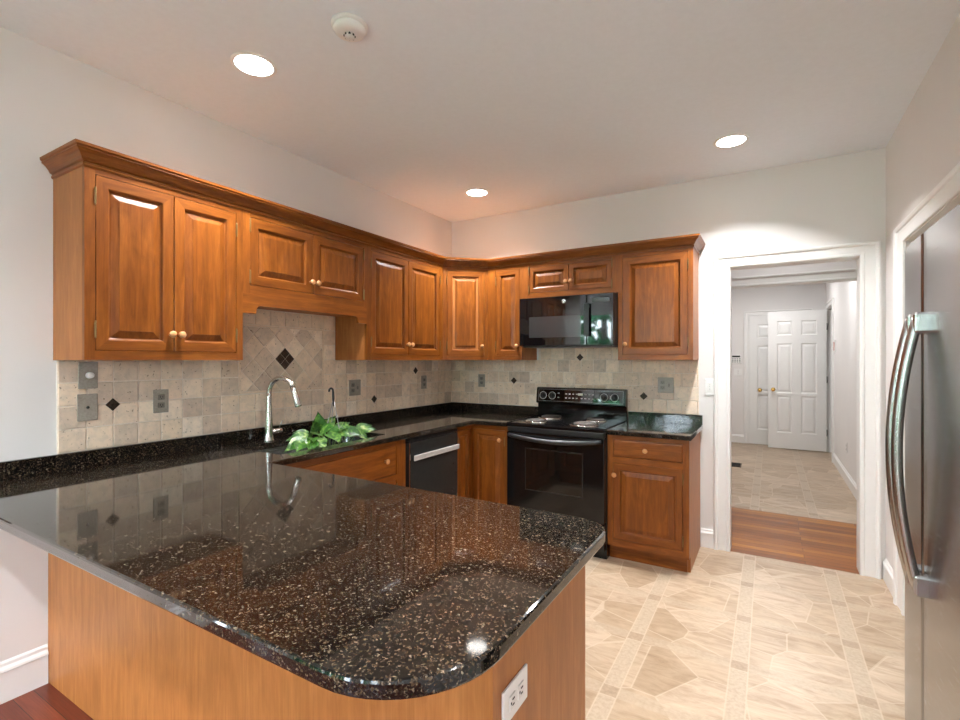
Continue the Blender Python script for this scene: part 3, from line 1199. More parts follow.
# 6: short cabinet above the microwave
c = thing('wall_cabinet', 'short double-door wood wall cabinet directly above the microwave', 'cabinet', (0.910, -UD, UZ0), 0)
carcass(c, 0, 0.7955, loc(1.8975), UZ1 - UZ0, UD)
face_frame(c, 0, 0.7955, loc(1.8975), UZ1 - UZ0, [(0.0625, 0.751, loc(1.940), loc(DZ1))])
raised_door('door', c, 0.0625, 0.4075, loc(1.940), loc(DZ1), (0.388, loc(2.012)), 'l', rail=0.046)
raised_door('door', c, 0.4075, 0.751, loc(1.940), loc(DZ1), (0.429, loc(2.012)), 'r', rail=0.046)

# 7: right end cabinet
c = thing('wall_cabinet', 'wide single-door wood wall cabinet right of the microwave near the doorway', 'cabinet', (1.706, -UD, UZ0), 0)
carcass(c, 0, 0.5205, 0, UZ1 - UZ0, UD)
face_frame(c, 0, 0.5205, 0, UZ1 - UZ0, [(0.033, 0.4875, loc(DZ0), loc(DZ1))])
raised_door('door', c, 0.033, 0.4875, loc(DZ0), loc(DZ1), (0.056, loc(KZ)), 'r', rail=0.060)

# crown moulding over the whole upper run
m = MB()
path = [(0.001, -3.097), (UD, -3.097), (UD, DY), (DX, -UD), (2.2265, -UD), (2.2265, -0.001)]
prof = [(0.0, 2.175), (0.004, 2.175), (0.007, 2.179), (0.007, 2.188), (0.004, 2.190), (0.004, 2.193), (0.012, 2.197), (0.017, 2.208), (0.026, 2.221), (0.036, 2.230), (0.041, 2.233), (0.039, 2.236), (0.039, 2.240), (0.045, 2.243), (0.046, 2.254), (0.0, 2.254)]
sweep(m, path, prof, None, mats=[M['wood_h'], M['wood_y'], M['wood_h'], M['wood_h'], M['wood_y']])
cr = m.build('crown_molding')
tag(cr, 'continuous stepped wood crown moulding along the tops of the wall cabinets', 'moulding')

# ---- base cabinets
CT = 0.907          # counter top surface
CB = CT - 0.032
BZ1 = CB - 0.002
TOE = (0.065, 0.105)
BF = 0.605          # front plane distance from the walls

# sink base on the left wall; local x = world y + 2.49
c = thing('base_cabinet', 'wood base cabinet below the sink with a wide drawer front', 'cabinet', (BF, -2.49, 0), R(90))
W = 1.045
m = MB()
m.box((0, FR + .0005, TOE[1]), (W, BF - .02, 0.60), M['side_v'])
m.box((0, TOE[0], 0), (W, BF - .02, TOE[1]), M['side_v'])
m.box((0, FR + .0005, 0.60), (0.018, BF - .02, BZ1), M['side_v'])
m.box((W - .018, FR + .0005, 0.60), (W, BF - .02, BZ1), M['side_v'])
m.build('carcass', c)
face_frame(c, 0, W, TOE[1], BZ1, [(0.13, 0.955, 0.145, 0.615), (0.13, 0.955, 0.650, 0.836)])
dr = raised_door('drawer_front', c, 0.13, 0.955, 0.650, 0.836, None, None, flat=True)
add_knob(dr, 0.845, 0.752)
add_knob(dr, 0.24, 0.752)
raised_door('door', c, 0.13, 0.5425, 0.145, 0.615, (0.52, 0.55), 'l')
raised_door('door', c, 0.5425, 0.955, 0.145, 0.615, (0.565, 0.55), 'r')

# L shaped corner base
c = thing('corner_base_cabinet', 'wood corner base cabinet with two doors meeting in an inside corner', 'cabinet', (BF, -BF, 0), 0)
m = MB()
lp = [(0.012, -0.838), (BF - .021, -0.838), (BF - .021, -BF + .021), (0.937, -BF + .021), (0.937, -0.012), (0.012, -0.012)]
m.prism(lp, TOE[1], BZ1, M['side_v'])
lp2 = [(0.012, -0.838), (BF - TOE[0], -0.838), (BF - TOE[0], -BF + TOE[0]), (0.937, -BF + TOE[0]), (0.937, -0.012), (0.012, -0.012)]
m.prism(lp2, 0, TOE[1], M['wood_h'])
m.build('carcass', c, world=True)
ff = face_frame(c, 0.0, 0.332, TOE[1], BZ1, [(0.010, 0.300, 0.135, 0.838)])
raised_door('door', c, 0.010, 0.300, 0.135, 0.838, (0.262, 0.762), 'r', rail=0.05)
# the return towards the dishwasher
h1 = bpy.data.objects.new('door_return', None)
ff2 = face_frame(c, -0.234, 0.0, TOE[1], BZ1, [(-0.204, -0.010, 0.135, 0.838)], name='face_frame')
ff2.rotation_euler = (0, 0, R(90))
dd = raised_door('door', c, -0.204, -0.010, 0.135, 0.838, None, 'l', rail=0.05)
dd.rotation_euler = (0, 0, R(90))

# right base cabinet with drawer
c = thing('base_cabinet', 'wood base cabinet with one drawer and door right of the black range', 'cabinet', (1.7125, -0.60, 0), 0)
W = 0.527
m = MB()
m.box((0, FR + .0005, TOE[1]), (W, 0.588, BZ1), M['side_v'])
m.box((0, TOE[0], 0), (W, 0.588, TOE[1]), M['side_v'])
m.box((0.0, TOE[0] - .006, 0), (W - .02, TOE[0], TOE[1]), M['wood_h'])
m.build('carcass', c)
face_frame(c, 0, W, TOE[1], BZ1, [(0.036, 0.489, 0.152, 0.680), (0.036, 0.489, 0.722, 0.843)])
dr = raised_door('drawer_front', c, 0.036, 0.489, 0.722, 0.843, None, None, flat=True)
add_knob(dr, 0.256, 0.781)
raised_door('door', c, 0.036, 0.489, 0.152, 0.680, (0.050, 0.598), 'r')

# peninsula base: end and back panels in pale maple, doors on the kitchen side
c = thing('peninsula_cabinet', 'pale maple panelled peninsula base under the big granite top', 'cabinet', (2.2, -2.535, 0), R(180))
PW = 1.58
m = MB()
m.box((0.016, FR + .0005, TOE[1]), (PW, 0.560, BZ1), M['side_v'])
m.box((0.016, TOE[0], 0), (PW, 0.560, TOE[1]), M['side_v'])
m.build('carcass', c)
face_frame(c, 0.016, PW, TOE[1], BZ1, [(0.05, 0.80, 0.145, 0.84), (0.84, 1.545, 0.145, 0.84)])
raised_door('door', c, 0.05, 0.425, 0.145, 0.84, (0.40, 0.76), 'l')
raised_door('door', c, 0.425, 0.80, 0.145, 0.84, (0.45, 0.76), 'r')
raised_door('door', c, 0.84, 1.1925, 0.145, 0.84, (1.17, 0.76), 'l')
raised_door('door', c, 1.1925, 1.545, 0.145, 0.84, (1.215, 0.76), 'r')
m = MB().box((0, 0.005, 0), (0.016, 0.560, BZ1), M['side_v'])
m.build('end_panel', c)
m = MB().box((0, 0.560, 0), (2.197, 0.580, BZ1), M['side_v'])
m.build('back_panel', c)

# ------------------------------------------------------------------ granite
def rounded(x0, x1, y0, y1, r, n=5):
    return arc(x1 - r, y0 + r, r, -90, 0, n) + arc(x1 - r, y1 - r, r, 0, 90, n) + arc(x0 + r, y1 - r, r, 90, 180, n) + arc(x0 + r, y0 + r, r, 180, 270, n)


SX0, SX1, SY0, SY1 = 0.165, 0.545, -2.36, -1.56
ct = thing('granite_countertop', 'black speckled granite counter running from corner along the sink to the wide peninsula', 'countertop', (0.3, -2.0, CT))
m = MB()
e = 0.0135
out = [(e, -3.445)]
out += arc(2.285 - .21, -3.445 + .21, .21, -90, 0, 12)
out += arc(2.285 - .11, -2.525 - .11, .11, 0, 90, 8)
out += [(0.648, -2.505), (0.648, -0.652), (0.9385, -0.640), (0.9385, -e), (e, -e)]
hole = rounded(SX0, SX1, SY0, SY1, .03)
slab(m, out, CB, CT, M['granite'], [hole], 0.006)
m.build('slab', ct, world=True)
m = MB()
m.box((e, -3.432, CT), (e + .020, -e - .02, CT + .072), M['granite'], .002)
m.box((e, -e - .020, CT), (0.9385, -e, CT + .072), M['granite'], .002)
m.build('upstand', ct, world=True)

cs = thing('granite_countertop', 'small black granite countertop right of the range beside the doorway wall', 'countertop', (2.0, -.3, CT))
m = MB()
slab(m, [(1.713, -0.640), (2.256, -0.640), (2.256, -e), (1.713, -e)], CB, CT, M['granite'], (), 0.006)
m.build('slab', cs, world=True)
m = MB().box((1.713, -e - .020, CT), (2.256, -e, CT + .072), M['granite'], .002)
m.build('upstand', cs, world=True)

# sink
sk = thing('sink', 'undermounted stainless steel sink let into the granite by the left wall', 'sink', (0.355, -1.96, CB - .2))
m = MB()
zt, zb = CB - .001, CB - .205
o1 = rounded(SX0 - .02, SX1 + .02, SY0 - .02, SY1 + .02, .045)
a1 = rounded(SX0 - .004, SX1 + .004, SY0 - .004, SY1 + .004, .034)
a2 = rounded(SX0 + .012, SX1 - .012, SY0 + .012, SY1 - .012, .05)
a3 = rounded(SX0 + .05, SX1 - .05, SY0 + .05, SY1 - .05, .05)
n = len(a1)
rg = [(o1, zt - .003), (o1, zt), (a1, zt), (a1, zt - .01), (a2, zb + .04), (a3, zb), ]
vs = [(x, y, z) for lp, z in rg for x, y in lp]
fs = [(j * n + i, j * n + (i + 1) % n, (j + 1) * n + (i + 1) % n, (j + 1) * n + i) for j in range(len(rg) - 1) for i in range(n)]
fs.append(tuple(range((len(rg) - 1) * n, len(rg) * n)))
m.add(vs, fs, M['steel'], True)
m.build('basin', sk, world=True)
m = MB().lathe([(0.001, 0), (0.045, 0), (0.045, .004), (0.03, .004), (0.028, .001), (0.001, .001)], M['chrome'], Matrix.Translation((.36, -1.96, zb)))
m.build('drain', sk, world=True)

# faucet
fx, fy = 0.108, -2.112
fa = thing('faucet', 'tall arched brushed nickel pull-down faucet behind the sink', 'faucet', (fx, fy, CT))
m = MB().lathe([(0.001, 0), (0.031, 0), (0.031, .004), (0.027, .012), (0.0245, .05), (0.021, .12), (0.0175, .20), (0.0158, .26), (0.0152, .285), (0.001, .285)], M['chrome'])
m.build('base', fa)
dirv = Vector((0.965, 0.262, 0))
sp = [(0, 0.27)]
Rr = 0.087
for a in range(180, 20, -12):
    sp.append((Rr + Rr * math.cos(R(a)), 0.283 + Rr * math.sin(R(a)) * 1.06))
pts = [(dirv.x * s, dirv.y * s, z) for s, z in sp]
m = MB().tube(pts, 0.0150, M['chrome'], 14)
m.build('spout', fa)
s0, z0_ = sp[-1]
m = MB().tube([(dirv.x * s, dirv.y * s, z) for s, z in ((s0 - .002, z0_ + .004), (s0 + .009, z0_ - .022), (s0 + .021, z0_ - .055), (s0 + .037, z0_ - .106), (s0 + .039, z0_ - .112))],
              [0.0155, 0.0165, 0.0185, 0.0205, 0.0170], M['chrome'], 14)
m.build('spray_head', fa)
m = MB().tube([(0.004, 0.010, .052), (0.008, 0.050, .052), (0.010, 0.078, .052), (0.010, 0.082, .052)], [0.016, 0.0165, 0.0165, 0.010], M['chrome'], 14)
m.tube([(0.010, 0.064, .062), (0.012, 0.068, .085), (0.022, 0.080, .115)], [0.0035, 0.0032, 0.0042], M['chrome'], 8)
m.build('lever', fa)

# ------------------------------------------------------------------ potted pothos in the sink
pl = thing('hanging_plant', 'green pothos in a white hanging pot resting in the sink', 'plant', (0.345, -1.85, zb))
px, py, pz = 0.345, -1.85, zb + .002
m = MB().lathe([(0.001, 0), (0.075, 0), (0.082, .01), (0.108, .135), (0.112, .150), (0.112, .158), (0.106, .158), (0.104, .145), (0.001, .142)], M['pot'], Matrix.Translation((px, py, pz)), 28)
m.lathe([(0.001, 0.143), (0.102, 0.145), (0.001, .150)], M['soil'], Matrix.Translation((px, py, pz)), 20, cap=False)
m.build('pot', pl, world=True)
hz = 1.150
py2 = py + 0.022
m = MB()
for a in (25, 145, 265):
    m.tube([(px + .108 * math.cos(R(a)), py + .108 * math.sin(R(a)), pz + .15), (px + .055 * math.cos(R(a)), py + .055 * math.sin(R(a)) + .011, pz + .25), (px, py2, hz)], 0.0026, M['wire'], 6)
m.build('hanger_wire', pl, world=True)
m = MB()
hp = [(px, py2, hz - .05), (px, py2 - .001, hz + .0), (px, py2 - .004, hz + .045)]
for a in range(0, 215, 24):
    hp.append((px, py2 - .004 - .015 + .015 * math.cos(R(a)), hz + .047 + .017 * math.sin(R(a))))
m.tube(hp, [0.004, 0.0072, 0.0066] + [0.0062] * (len(hp) - 3), M['hook'], 8)
m.build('hook', pl, world=True)


def leaf(mb, base, direc, up, ln, wd):
    """heart shaped leaf, folded along its midrib and drooping at the tip"""
    d = Vector(direc).normalized()
    u = Vector(up)
    u = (u - d * u.dot(d)).normalized()
    s = d.cross(u)
    b = Vector(base)
    prof = [(-.06, .16), (0.0, .36), (.12, .49), (.28, .50), (.46, .42), (.64, .29), (.82, .13), (1.0, .0)]
    vs, fs = [], []
    for t, w_ in prof:
        dz = -.22 * t * t * ln
        tt = t if t >= 0 else t
        for k in (-1, -.5, 0, .5, 1):
            off = -abs(k) * -.10 * wd - (.06 * ln if (t < 0 and abs(k) < .3) else 0) * 0
            lobe = -.06 * ln * abs(k) if t <= 0 else 0
            vs.append(tuple(b + d * (tt * ln + lobe) + s * (k * w_ * wd) + u * (dz + off)))
    for i in range(len(prof) - 1):
        for k in range(4):
            fs.append((i * 5 + k, i * 5 + k + 1, i * 5 + 5 + k + 1, i * 5 + 5 + k))
    mb.add(vs, fs, M['leaf'], True)


lm, sm = MB(), MB()
SPOTS = [  # base, direction, up, length, width
    ((0.315, -1.912, 0.965), (0.10, -0.15, 1.0), (0.9, -0.5, 0.1), 0.110, 0.090),
    ((0.430, -2.120, 0.930), (0.25, -0.95, -0.05), (0.5, 0.1, 0.9), 0.155, 0.100),
    ((0.400, -2.080, 0.945), (-0.10, -0.95, 0.10), (0.6, 0.1, 0.8), 0.120, 0.085),
    ((0.445, -2.150, 0.925), (0.60, -0.75, -0.12), (0.5, -0.1, 0.9), 0.105, 0.080),
    ((0.410, -1.650, 0.935), (0.55, 0.75, 0.10), (0.5, -0.3, 0.9), 0.100, 0.080),
    ((0.300, -1.840, 0.975), (0.35, 0.45, 0.65), (0.8, -0.4, 0.2), 0.085, 0.070),
    ((0.375, -2.030, 0.950), (0.60, -0.30, 0.50), (0.7, -0.3, 0.5), 0.085, 0.070),
    ((0.455, -2.085, 0.930), (0.55, -0.60, -0.30), (0.6, -0.2, 0.8), 0.100, 0.080),
    ((0.385, -1.985, 0.950), (0.45, -0.75, 0.30), (0.6, -0.3, 0.8), 0.105, 0.085),
    ((0.420, -2.000, 0.930), (0.70, -0.45, -0.45), (0.7, -0.3, 0.6), 0.095, 0.080),
    ((0.340, -1.915, 0.955), (0.60, 0.15, 0.35), (0.5, -0.5, 0.8), 0.100, 0.085),
    ((0.340, -1.850, 0.950), (0.75, 0.45, 0.25), (0.3, -0.5, 0.9), 0.105, 0.085),
    ((0.380, -1.830, 0.945), (0.80, 0.20, -0.15), (0.4, -0.3, 0.9), 0.100, 0.080),
    ((0.390, -1.765, 0.945), (0.70, 0.55, -0.20), (0.4, -0.5, 0.8), 0.105, 0.085),
    ((0.390, -1.735, 0.935), (0.55, 0.80, -0.10), (0.5, -0.4, 0.8), 0.110, 0.085),
    ((0.360, -1.625, 0.930), (0.25, 0.90, 0.28), (0.7, -0.4, 0.7), 0.110, 0.080),
    ((0.440, -2.030, 0.925), (0.80, -0.10, -0.40), (0.7, -0.1, 0.6), 0.090, 0.078),
    ((0.290, -1.885, 0.965), (0.20, 0.70, 0.45), (0.7, -0.5, 0.6), 0.095, 0.075),
    ((0.430, -2.060, 0.940), (0.75, -0.55, 0.05), (0.5, -0.2, 0.9), 0.085, 0.070),
    ((0.310, -1.760, 0.945), (0.30, 0.75, 0.45), (0.7, -0.4, 0.6), 0.095, 0.075),
    ((0.400, -1.920, 0.940), (0.85, 0.05, -0.25), (0.4, 0.0, 0.9), 0.095, 0.080),
    ((0.395, -1.870, 0.935), (0.80, -0.30, -0.35), (0.5, -0.2, 0.8), 0.090, 0.075),
    ((0.350, -1.960, 0.965), (0.35, -0.50, 0.60), (0.7, -0.4, 0.4), 0.090, 0.075),
    ((0.290, -1.980, 0.945), (-0.20, -0.85, 0.25), (0.5, 0.1, 0.9), 0.090, 0.075),
    ((0.420, -1.700, 0.930), (0.60, 0.50, -0.45), (0.6, -0.3, 0.7), 0.085, 0.070),
]
for b_, d_, u_, l_, w_ in SPOTS:
    leaf(lm, b_, d_, u_, l_, w_)
    st = Vector((px + (b_[0] - px) * .45, py + (b_[1] - py) * .45, pz + .146))
    mid = (st + Vector(b_)) / 2 + Vector((0, 0, .02))
    sm.tube([tuple(st), tuple(mid), b_], 0.0022, M['stem'], 6)
lm.build('foliage', pl, world=True, weld=True)
sm.build('stem', pl, world=True)

# ------------------------------------------------------------------ dishwasher
dw = thing('dishwasher', 'black dishwasher with a pale bar handle between sink and corner', 'dishwasher', (BF, -1.437, 0), R(90))
m = MB()
m.box((0.004, 0.03, 0.10), (0.590, 0.57, 0.868), M['black_satin'])
m.box((0.01, 0.07, 0.0), (0.585, 0.57, 0.10), M['black_satin'])
m.build('body', dw)
m = MB().box((0.012, -0.022, 0.11), (0.590, 0.03, 0.838), M['glass_black_door'], .004)
m.build('door', dw)
m = MB().box((0.014, -0.020, 0.842), (0.590, 0.03, 0.868), M['black_satin'], .003)
m.build('control_strip', dw)
m = MB()
m.box((0.030, -0.050, 0.716), (0.572, -0.040, 0.752), M['pale_bar'], .003)
for x in (0.06, 0.56):
    m.box((x - .010, -.040, 0.724), (x + .010, -.020, 0.744), M['chrome'])
o = m.build('handle', dw)
o['label'] = 'pale metal bar handle'
m = MB().box((0.010, -0.0235, 0.11), (0.016, -0.018, 0.838), M['chrome'])
m.build('edge_strip', dw)

# ------------------------------------------------------------------ range
RW = 0.762
rg_ = thing('electric_range', 'black freestanding electric coil range against the back wall', 'range', (0.9475, -0.655, 0), 0)
m = MB()
m.box((0.0, 0.045, 0.0), (RW, 0.63, 0.882), M['black'], .003)
m.build('body', rg_)
m = MB()
m.box((-0.001, -0.004, 0.884), (RW + .001, 0.615, 0.910), M['black'], .006)
ck = m.build('cooktop', rg_)
m = MB()
for q in ((0, 0, RW, .008), (0, .607, RW, .612), (0, .008, .008, .607), (RW - .008, .008, RW, .607)):
    m.box((q[0], q[1], .909), (q[2], q[3], .9145), M['black'], .002)
m.build('raised_rim', ck)


def burner(x, y, r):
    p = MB()
    xf = Matrix.Translation((x, y, 0.9105))
    p.lathe([(0.004, 0.0015), (r * .6, 0.0015), (r * .96, 0.004), (r + .012, 0.0075), (r + .016, 0.005), (r + .016, 0.0)], M['drip'], xf, 28, cap=False)
    o = p.build('burner', rg_)
    c_ = MB()
    turns = 3.6 if r < .085 else 4.4
    n_ = int(turns * 22)
    pts_ = []
    for i in range(n_ + 1):
        a = 2 * math.pi * turns * i / n_
        rr_ = .018 + (r - .022) * i / n_
        pts_.append((x + rr_ * math.cos(a), y + rr_ * math.sin(a), .9105 + .0125))
    c_.tube(pts_, .0042, M['coil'], 8)
    c_.build('coil', o)
    return o


burner(0.178, 0.165, 0.072)
burner(0.178, 0.455, 0.092)
burner(0.560, 0.165, 0.092)
burner(0.560, 0.455, 0.072)
# back guard: leaning control face above a recessed strip
m = MB()
prof = [(0.628, 0.905), (0.628, 1.152), (0.592, 1.156), (0.572, 1.148), (0.556, 1.030), (0.562, 1.022), (0.596, 1.012), (0.596, 0.905)]
k = len(prof)
for x0, x1, pr in ((0.0, RW, prof),):
    vs = [(x0, y, z) for y, z in pr] + [(x1, y, z) for y, z in pr]
    m.add(vs, [tuple(range(k)), tuple(reversed(range(k, 2 * k)))] + [(i, k + i, k + (i + 1) % k, (i + 1) % k) for i in range(k)], M['black'])
bg = m.build('backguard', rg_)
tilt = math.atan2(1.148 - 1.030, 0.572 - 0.556)
XC = Matrix.Translation((0, 0.556, 1.030)) @ Matrix.Rotation(R(90), 4, 'X') @ Matrix.Rotation(-(math.pi / 2 - tilt) * 1.0, 4, 'X')
# local panel frame: x along width, y up the slope, z outwards (towards the room)
m = MB()
m.box((0.022, 0.012, 0), (RW - .022, 0.110, 0.0018), M['black_glass'], xf=XC)
m.build('control_panel', bg)
m = MB()
for a, c_ in (((0.020, 0.010), (RW - .020, 0.0125)), ((0.020, 0.1095), (RW - .020, 0.112)), ((0.018, 0.010), (0.0205, 0.112)), ((RW - .0205, 0.010), (RW - .018, 0.112))):
    m.box((a[0], a[1], 0.001), (c_[0], c_[1], 0.0024), M['wire'], xf=XC)
m.build('panel_outline', bg)
for kx in (0.062, 0.145, 0.590, 0.675):
    kk = MB()
    xf = XC @ Matrix.Translation((kx, 0.058, 0.002))
    kk.lathe([(0.001, 0.0), (0.023, 0.0), (0.022, 0.004), (0.017, 0.007), (0.016, 0.022), (0.001, 0.023)], M['black_satin'], xf, 20)
    kk.box((-.003, -.014, .0225), (.003, .014, .027), M['black_satin'], xf=xf)
    ko = kk.build('control_knob', bg)
    dm = MB().lathe([(.0285, 0), (.0285, .0012), (.0320, .0012), (.0320, 0)], M['print'], xf, 28, cap=False)
    dm.build('dial_print', ko)
BT = None
BXY = [(0.262 + i * .031 + (.012 if i > 3 else 0), 0.038 + r_ * .034) for r_ in range(2) for i in range(8)] + [(0.195, .040), (0.195, .076), (0.530, .040)]
for x_, y_ in BXY:
    if BT is None:
        BT = MB().box((0, 0, .0016), (0.015, 0.007, .0026), M['print'], xf=XC).build('button', bg)
        BT0 = XC.to_3x3()
        bo = BT
    else:
        bo = bpy.data.objects.new('button', BT.data)
        COL.objects.link(bo)
        bo.parent = bg
    bo.location = BT0 @ Vector((x_, y_, 0))
m = MB().box((0.372, 0.066, .0016), (0.412, 0.084, .0028), M['print'], xf=XC)
m.build('clock_display', bg)
# front: vent strip, door with window and bowed handle, drawer
m = MB().box((0.006, 0.002, 0.846), (RW - .006, 0.045, 0.882), M['black_satin'], .004)
m.build('vent_strip', rg_)
m = MB().box((0.004, -0.002, 0.255), (RW - .004, 0.045, 0.843), M['black'], .006)
od = m.build('oven_door', rg_)
m = MB().box((0.165, -0.0045, 0.425), (0.600, 0.0, 0.725), M['oven_window'], .003)
m.build('window', od)
m = MB()
for q in ((0.158, 0.418, 0.607, 0.425), (0.158, 0.725, 0.607, 0.732), (0.158, 0.425, 0.165, 0.725), (0.600, 0.425, 0.607, 0.725)):
    m.box((q[0], -.0035, q[1]), (q[2], 0, q[3]), M['dark_steel'])
m.build('window_surround', od)
m = MB()
hp, hr = [], []
for i in range(21):
    s = i / 20
    b_ = math.sin(math.pi * s)
    hp.append((0.025 + (RW - .05) * s, -.006 - .046 * b_ ** .45, 0.822 - .022 * b_))
    hr.append(.0145 + .003 * b_)
m.tube(hp, hr, M['black_satin'], 12)
m.build('handle', od)
m = MB().box((0.006, 0.004, 0.06), (RW - .006, 0.045, 0.245), M['black'], .006)
m.build('drawer', rg_)

# ------------------------------------------------------------------ microwave
mw = thing('microwave', 'black over-the-range microwave hung above the range', 'microwave', (0.9345, -0.400, 1.492), 0)
MW, MH = 0.764, 0.396
m = MB().box((0.0, 0.028, 0.006), (MW, 0.385, MH), M['black_satin'], .002)
m.build('body', mw)
m = MB().box((0.0, 0.0, 0.012), (0.556, 0.027, MH - .002), M['black_glass'], .003)
md = m.build('door', mw)
m = MB().box((0.085, -0.0016, 0.075), (0.515, 0.0, 0.240), M['micro_window'], .0005)
m.build('window', md)
m = MB()
m.box((0.548, -.034, 0.080), (0.588, -.022, 0.325), M['black_satin'], .005)
m.box((0.556, -.024, 0.088), (0.580, 0.0, 0.110), M['black_satin'])
m.box((0.556, -.024, 0.295), (0.580, 0.0, 0.317), M['black_satin'])
m.build('handle', md)
m = MB()
xf = Matrix.Translation((0.378, 0.0, 0.352)) @ Matrix.Rotation(R(90), 4, 'X')
m.lathe([(0.001, 0), (0.0165, 0), (0.0165, .0022), (0.0150, .0030), (0.001, .0030)], M['badge'], xf, 24)
m.build('badge', md)
cu_ = bpy.data.curves.new('monogram', 'FONT')
cu_.body = 'GE'
cu_.size = 0.017
cu_.extrude = 0.0003
cu_.align_x = 'CENTER'
cu_.align_y = 'CENTER'
cu_.shear = 0.2
mo = bpy.data.objects.new('monogram', cu_)
COL.objects.link(mo)
bpy.context.view_layer.update()
me_ = bpy.data.meshes.new_from_object(mo.evaluated_get(bpy.context.evaluated_depsgraph_get()))
me_.materials.clear()
me_.materials.append(M['badge_ink'])
bpy.data.objects.remove(mo)
mo = bpy.data.objects.new('monogram', me_)
COL.objects.link(mo)
mo.parent = md
mo.location = (0.378, -0.0034, 0.352)
mo.rotation_euler = (R(90), 0, 0)
m = MB().box((0.560, 0.0, 0.012), (MW, 0.027, MH - .002), M['black_glass'], .003)
cp = m.build('control_panel', mw)
m = MB()
m.box((0.60, -.0008, 0.330), (0.735, 0.0004, 0.362), M['lcd'])
m.build('display', cp)
m = MB()
m.box((0.02, 0.03, -.002), (MW - .02, 0.36, 0.006), M['dark_steel'], .002)
m.build('bottom_grille', mw)

# ------------------------------------------------------------------ refrigerator (faces -x): local x -> -y, y -> +x
FX = 3.088
fr = thing('refrigerator', 'stainless steel side-by-side refrigerator in the right wall recess', 'refrigerator', (FX, -1.640, 0), R(-90))
FH = 1.782
FW = 0.91
GAP = 0.342
m = MB().box((-0.002, 0.075, 0.02), (FW + .002, 0.76, FH + .004), M['dark_steel'])
m.build('body', fr)


def fdoor(x0, x1):
    """slightly crowned stainless door"""
    m = MB()
    n_ = 14
    vs, fs = [], []
    for i in range(n_ + 1):
        s = [0, .012][i] if i < 2 else (1 - [0, .012][n_ - i] if i > n_ - 2 else (i - 1) / (n_ - 2))
        x = x0 + (x1 - x0) * s
        x = min(max(x, x0 + .003 * (i == 1)), x1)
        y = 0.020 * ((x - GAP) / (GAP if x < GAP else FW - GAP)) ** 4 + (0.006 if i in (0, n_) else 0)
        vs += [(x, y, 0.105), (x, y, FH)]
    for i in range(n_):
        fs.append((2 * i, 2 * i + 2, 2 * i + 3, 2 * i + 1))
    m.add(vs, fs, M['steel'], True)
    m.box((x0, 0.028, 0.105), (x1, 0.072, FH), M['steel'])
    return m.build('door', fr)


def fhandle(door, x, off=0.0):
    m = MB()
    z0_, z1_ = 0.69, 1.52
    hp, hr = [], []
    for i in range(25):
        s = i / 24
        b_ = 1 - (2 * s - 1) ** 2
        hp.append((x + off * b_, -.020 - .050 * b_, z0_ + (z1_ - z0_) * s))
        hr.append(.0145)
    m.tube(hp, hr, M['handle_steel'], 14)
    for z in (z0_ + .018, z1_ - .018):
        m.box((x - .020, -.034, z - .032), (x + .020, 0.012, z + .032), M['handle_steel'], .008)
    return m.build('handle', door)


fd = fdoor(0.006, GAP - .003)
fhandle(fd, GAP - .042)
fd = fdoor(GAP + .003, FW - .006)
fhandle(fd, GAP + .042)
m = MB().box((0.01, 0.03, 0.015), (FW - .01, 0.06, 0.098), M['black_satin'], .003)
m.build('toe_grille', fr)

# ------------------------------------------------------------------ outlets and switches
def plate(name, label, cat, kind, xf_loc, rotz, mats, w=0.072, h=0.118, group=None):
    """local: x along wall, y into the wall, z up; front faces -y"""
    p, d_ = mats
    o = thing(name, label, cat, xf_loc, rotz, group)
    m = MB().box((-w / 2, -.006, -h / 2), (w / 2, 0, h / 2), p, .003)
    m.build('cover_plate', o)

    def recept(x, z):
        r = MB().box((x - .016, -.0085, z - .0135), (x + .016, -.005, z + .0135), d_, .004)
        r = r.build('receptacle', o)
        s = MB()
        s.box((x - .0075, -.0092, z - .003), (x - .0045, -.0083, z + .007), M['slot'])
        s.box((x + .0045, -.0092, z - .003), (x + .0075, -.0083, z + .006), M['slot'])
        s.box((x - .0025, -.0092, z - .010), (x + .0025, -.0083, z - .006), M['slot'])
        s.build('socket_holes', r)
    if kind == 'duplex':
        recept(0, .0205)
        recept(0, -.0205)
    elif kind == 'double':
        recept(-.023, .0205)
        recept(-.023, -.0205)
        r = MB().box((.023 - .006, -.0135, -.012), (.023 + .006, -.005, .012), d_, .002)
        r.build('toggle', o)
    elif kind == 'dimmer':
        r = MB().lathe([(0.001, 0), (0.015, 0), (0.014, .016), (0.012, .018), (0.001, .018)], M['white_plastic2'], Matrix.Translation((.004, -.006, 0)) @ Matrix.Rotation(R(90), 4, 'X'), 20)
        r.build('dimmer_knob', o)
    elif kind == 'blank':
        r = MB().lathe([(0.001, 0), (0.0065, 0), (0.0055, .004), (0.001, .004)], M['slot'], Matrix.Translation((0, -.006, 0)) @ Matrix.Rotation(R(90), 4, 'X'), 12)
        r.build('jack', o)
    elif kind == 'switch':
        r = MB().box((-.0165, -.0090, -.033), (.0165, -.005, .033), d_, .002)
        r.build('rocker', o)
        r = MB()
        for z in (-.02, -.008, .004, .016):
            r.box((-.002, -.0096, z - .002), (.002, -.0088, z + .002), M['wire'])
        r.build('indicator', o)
    return o


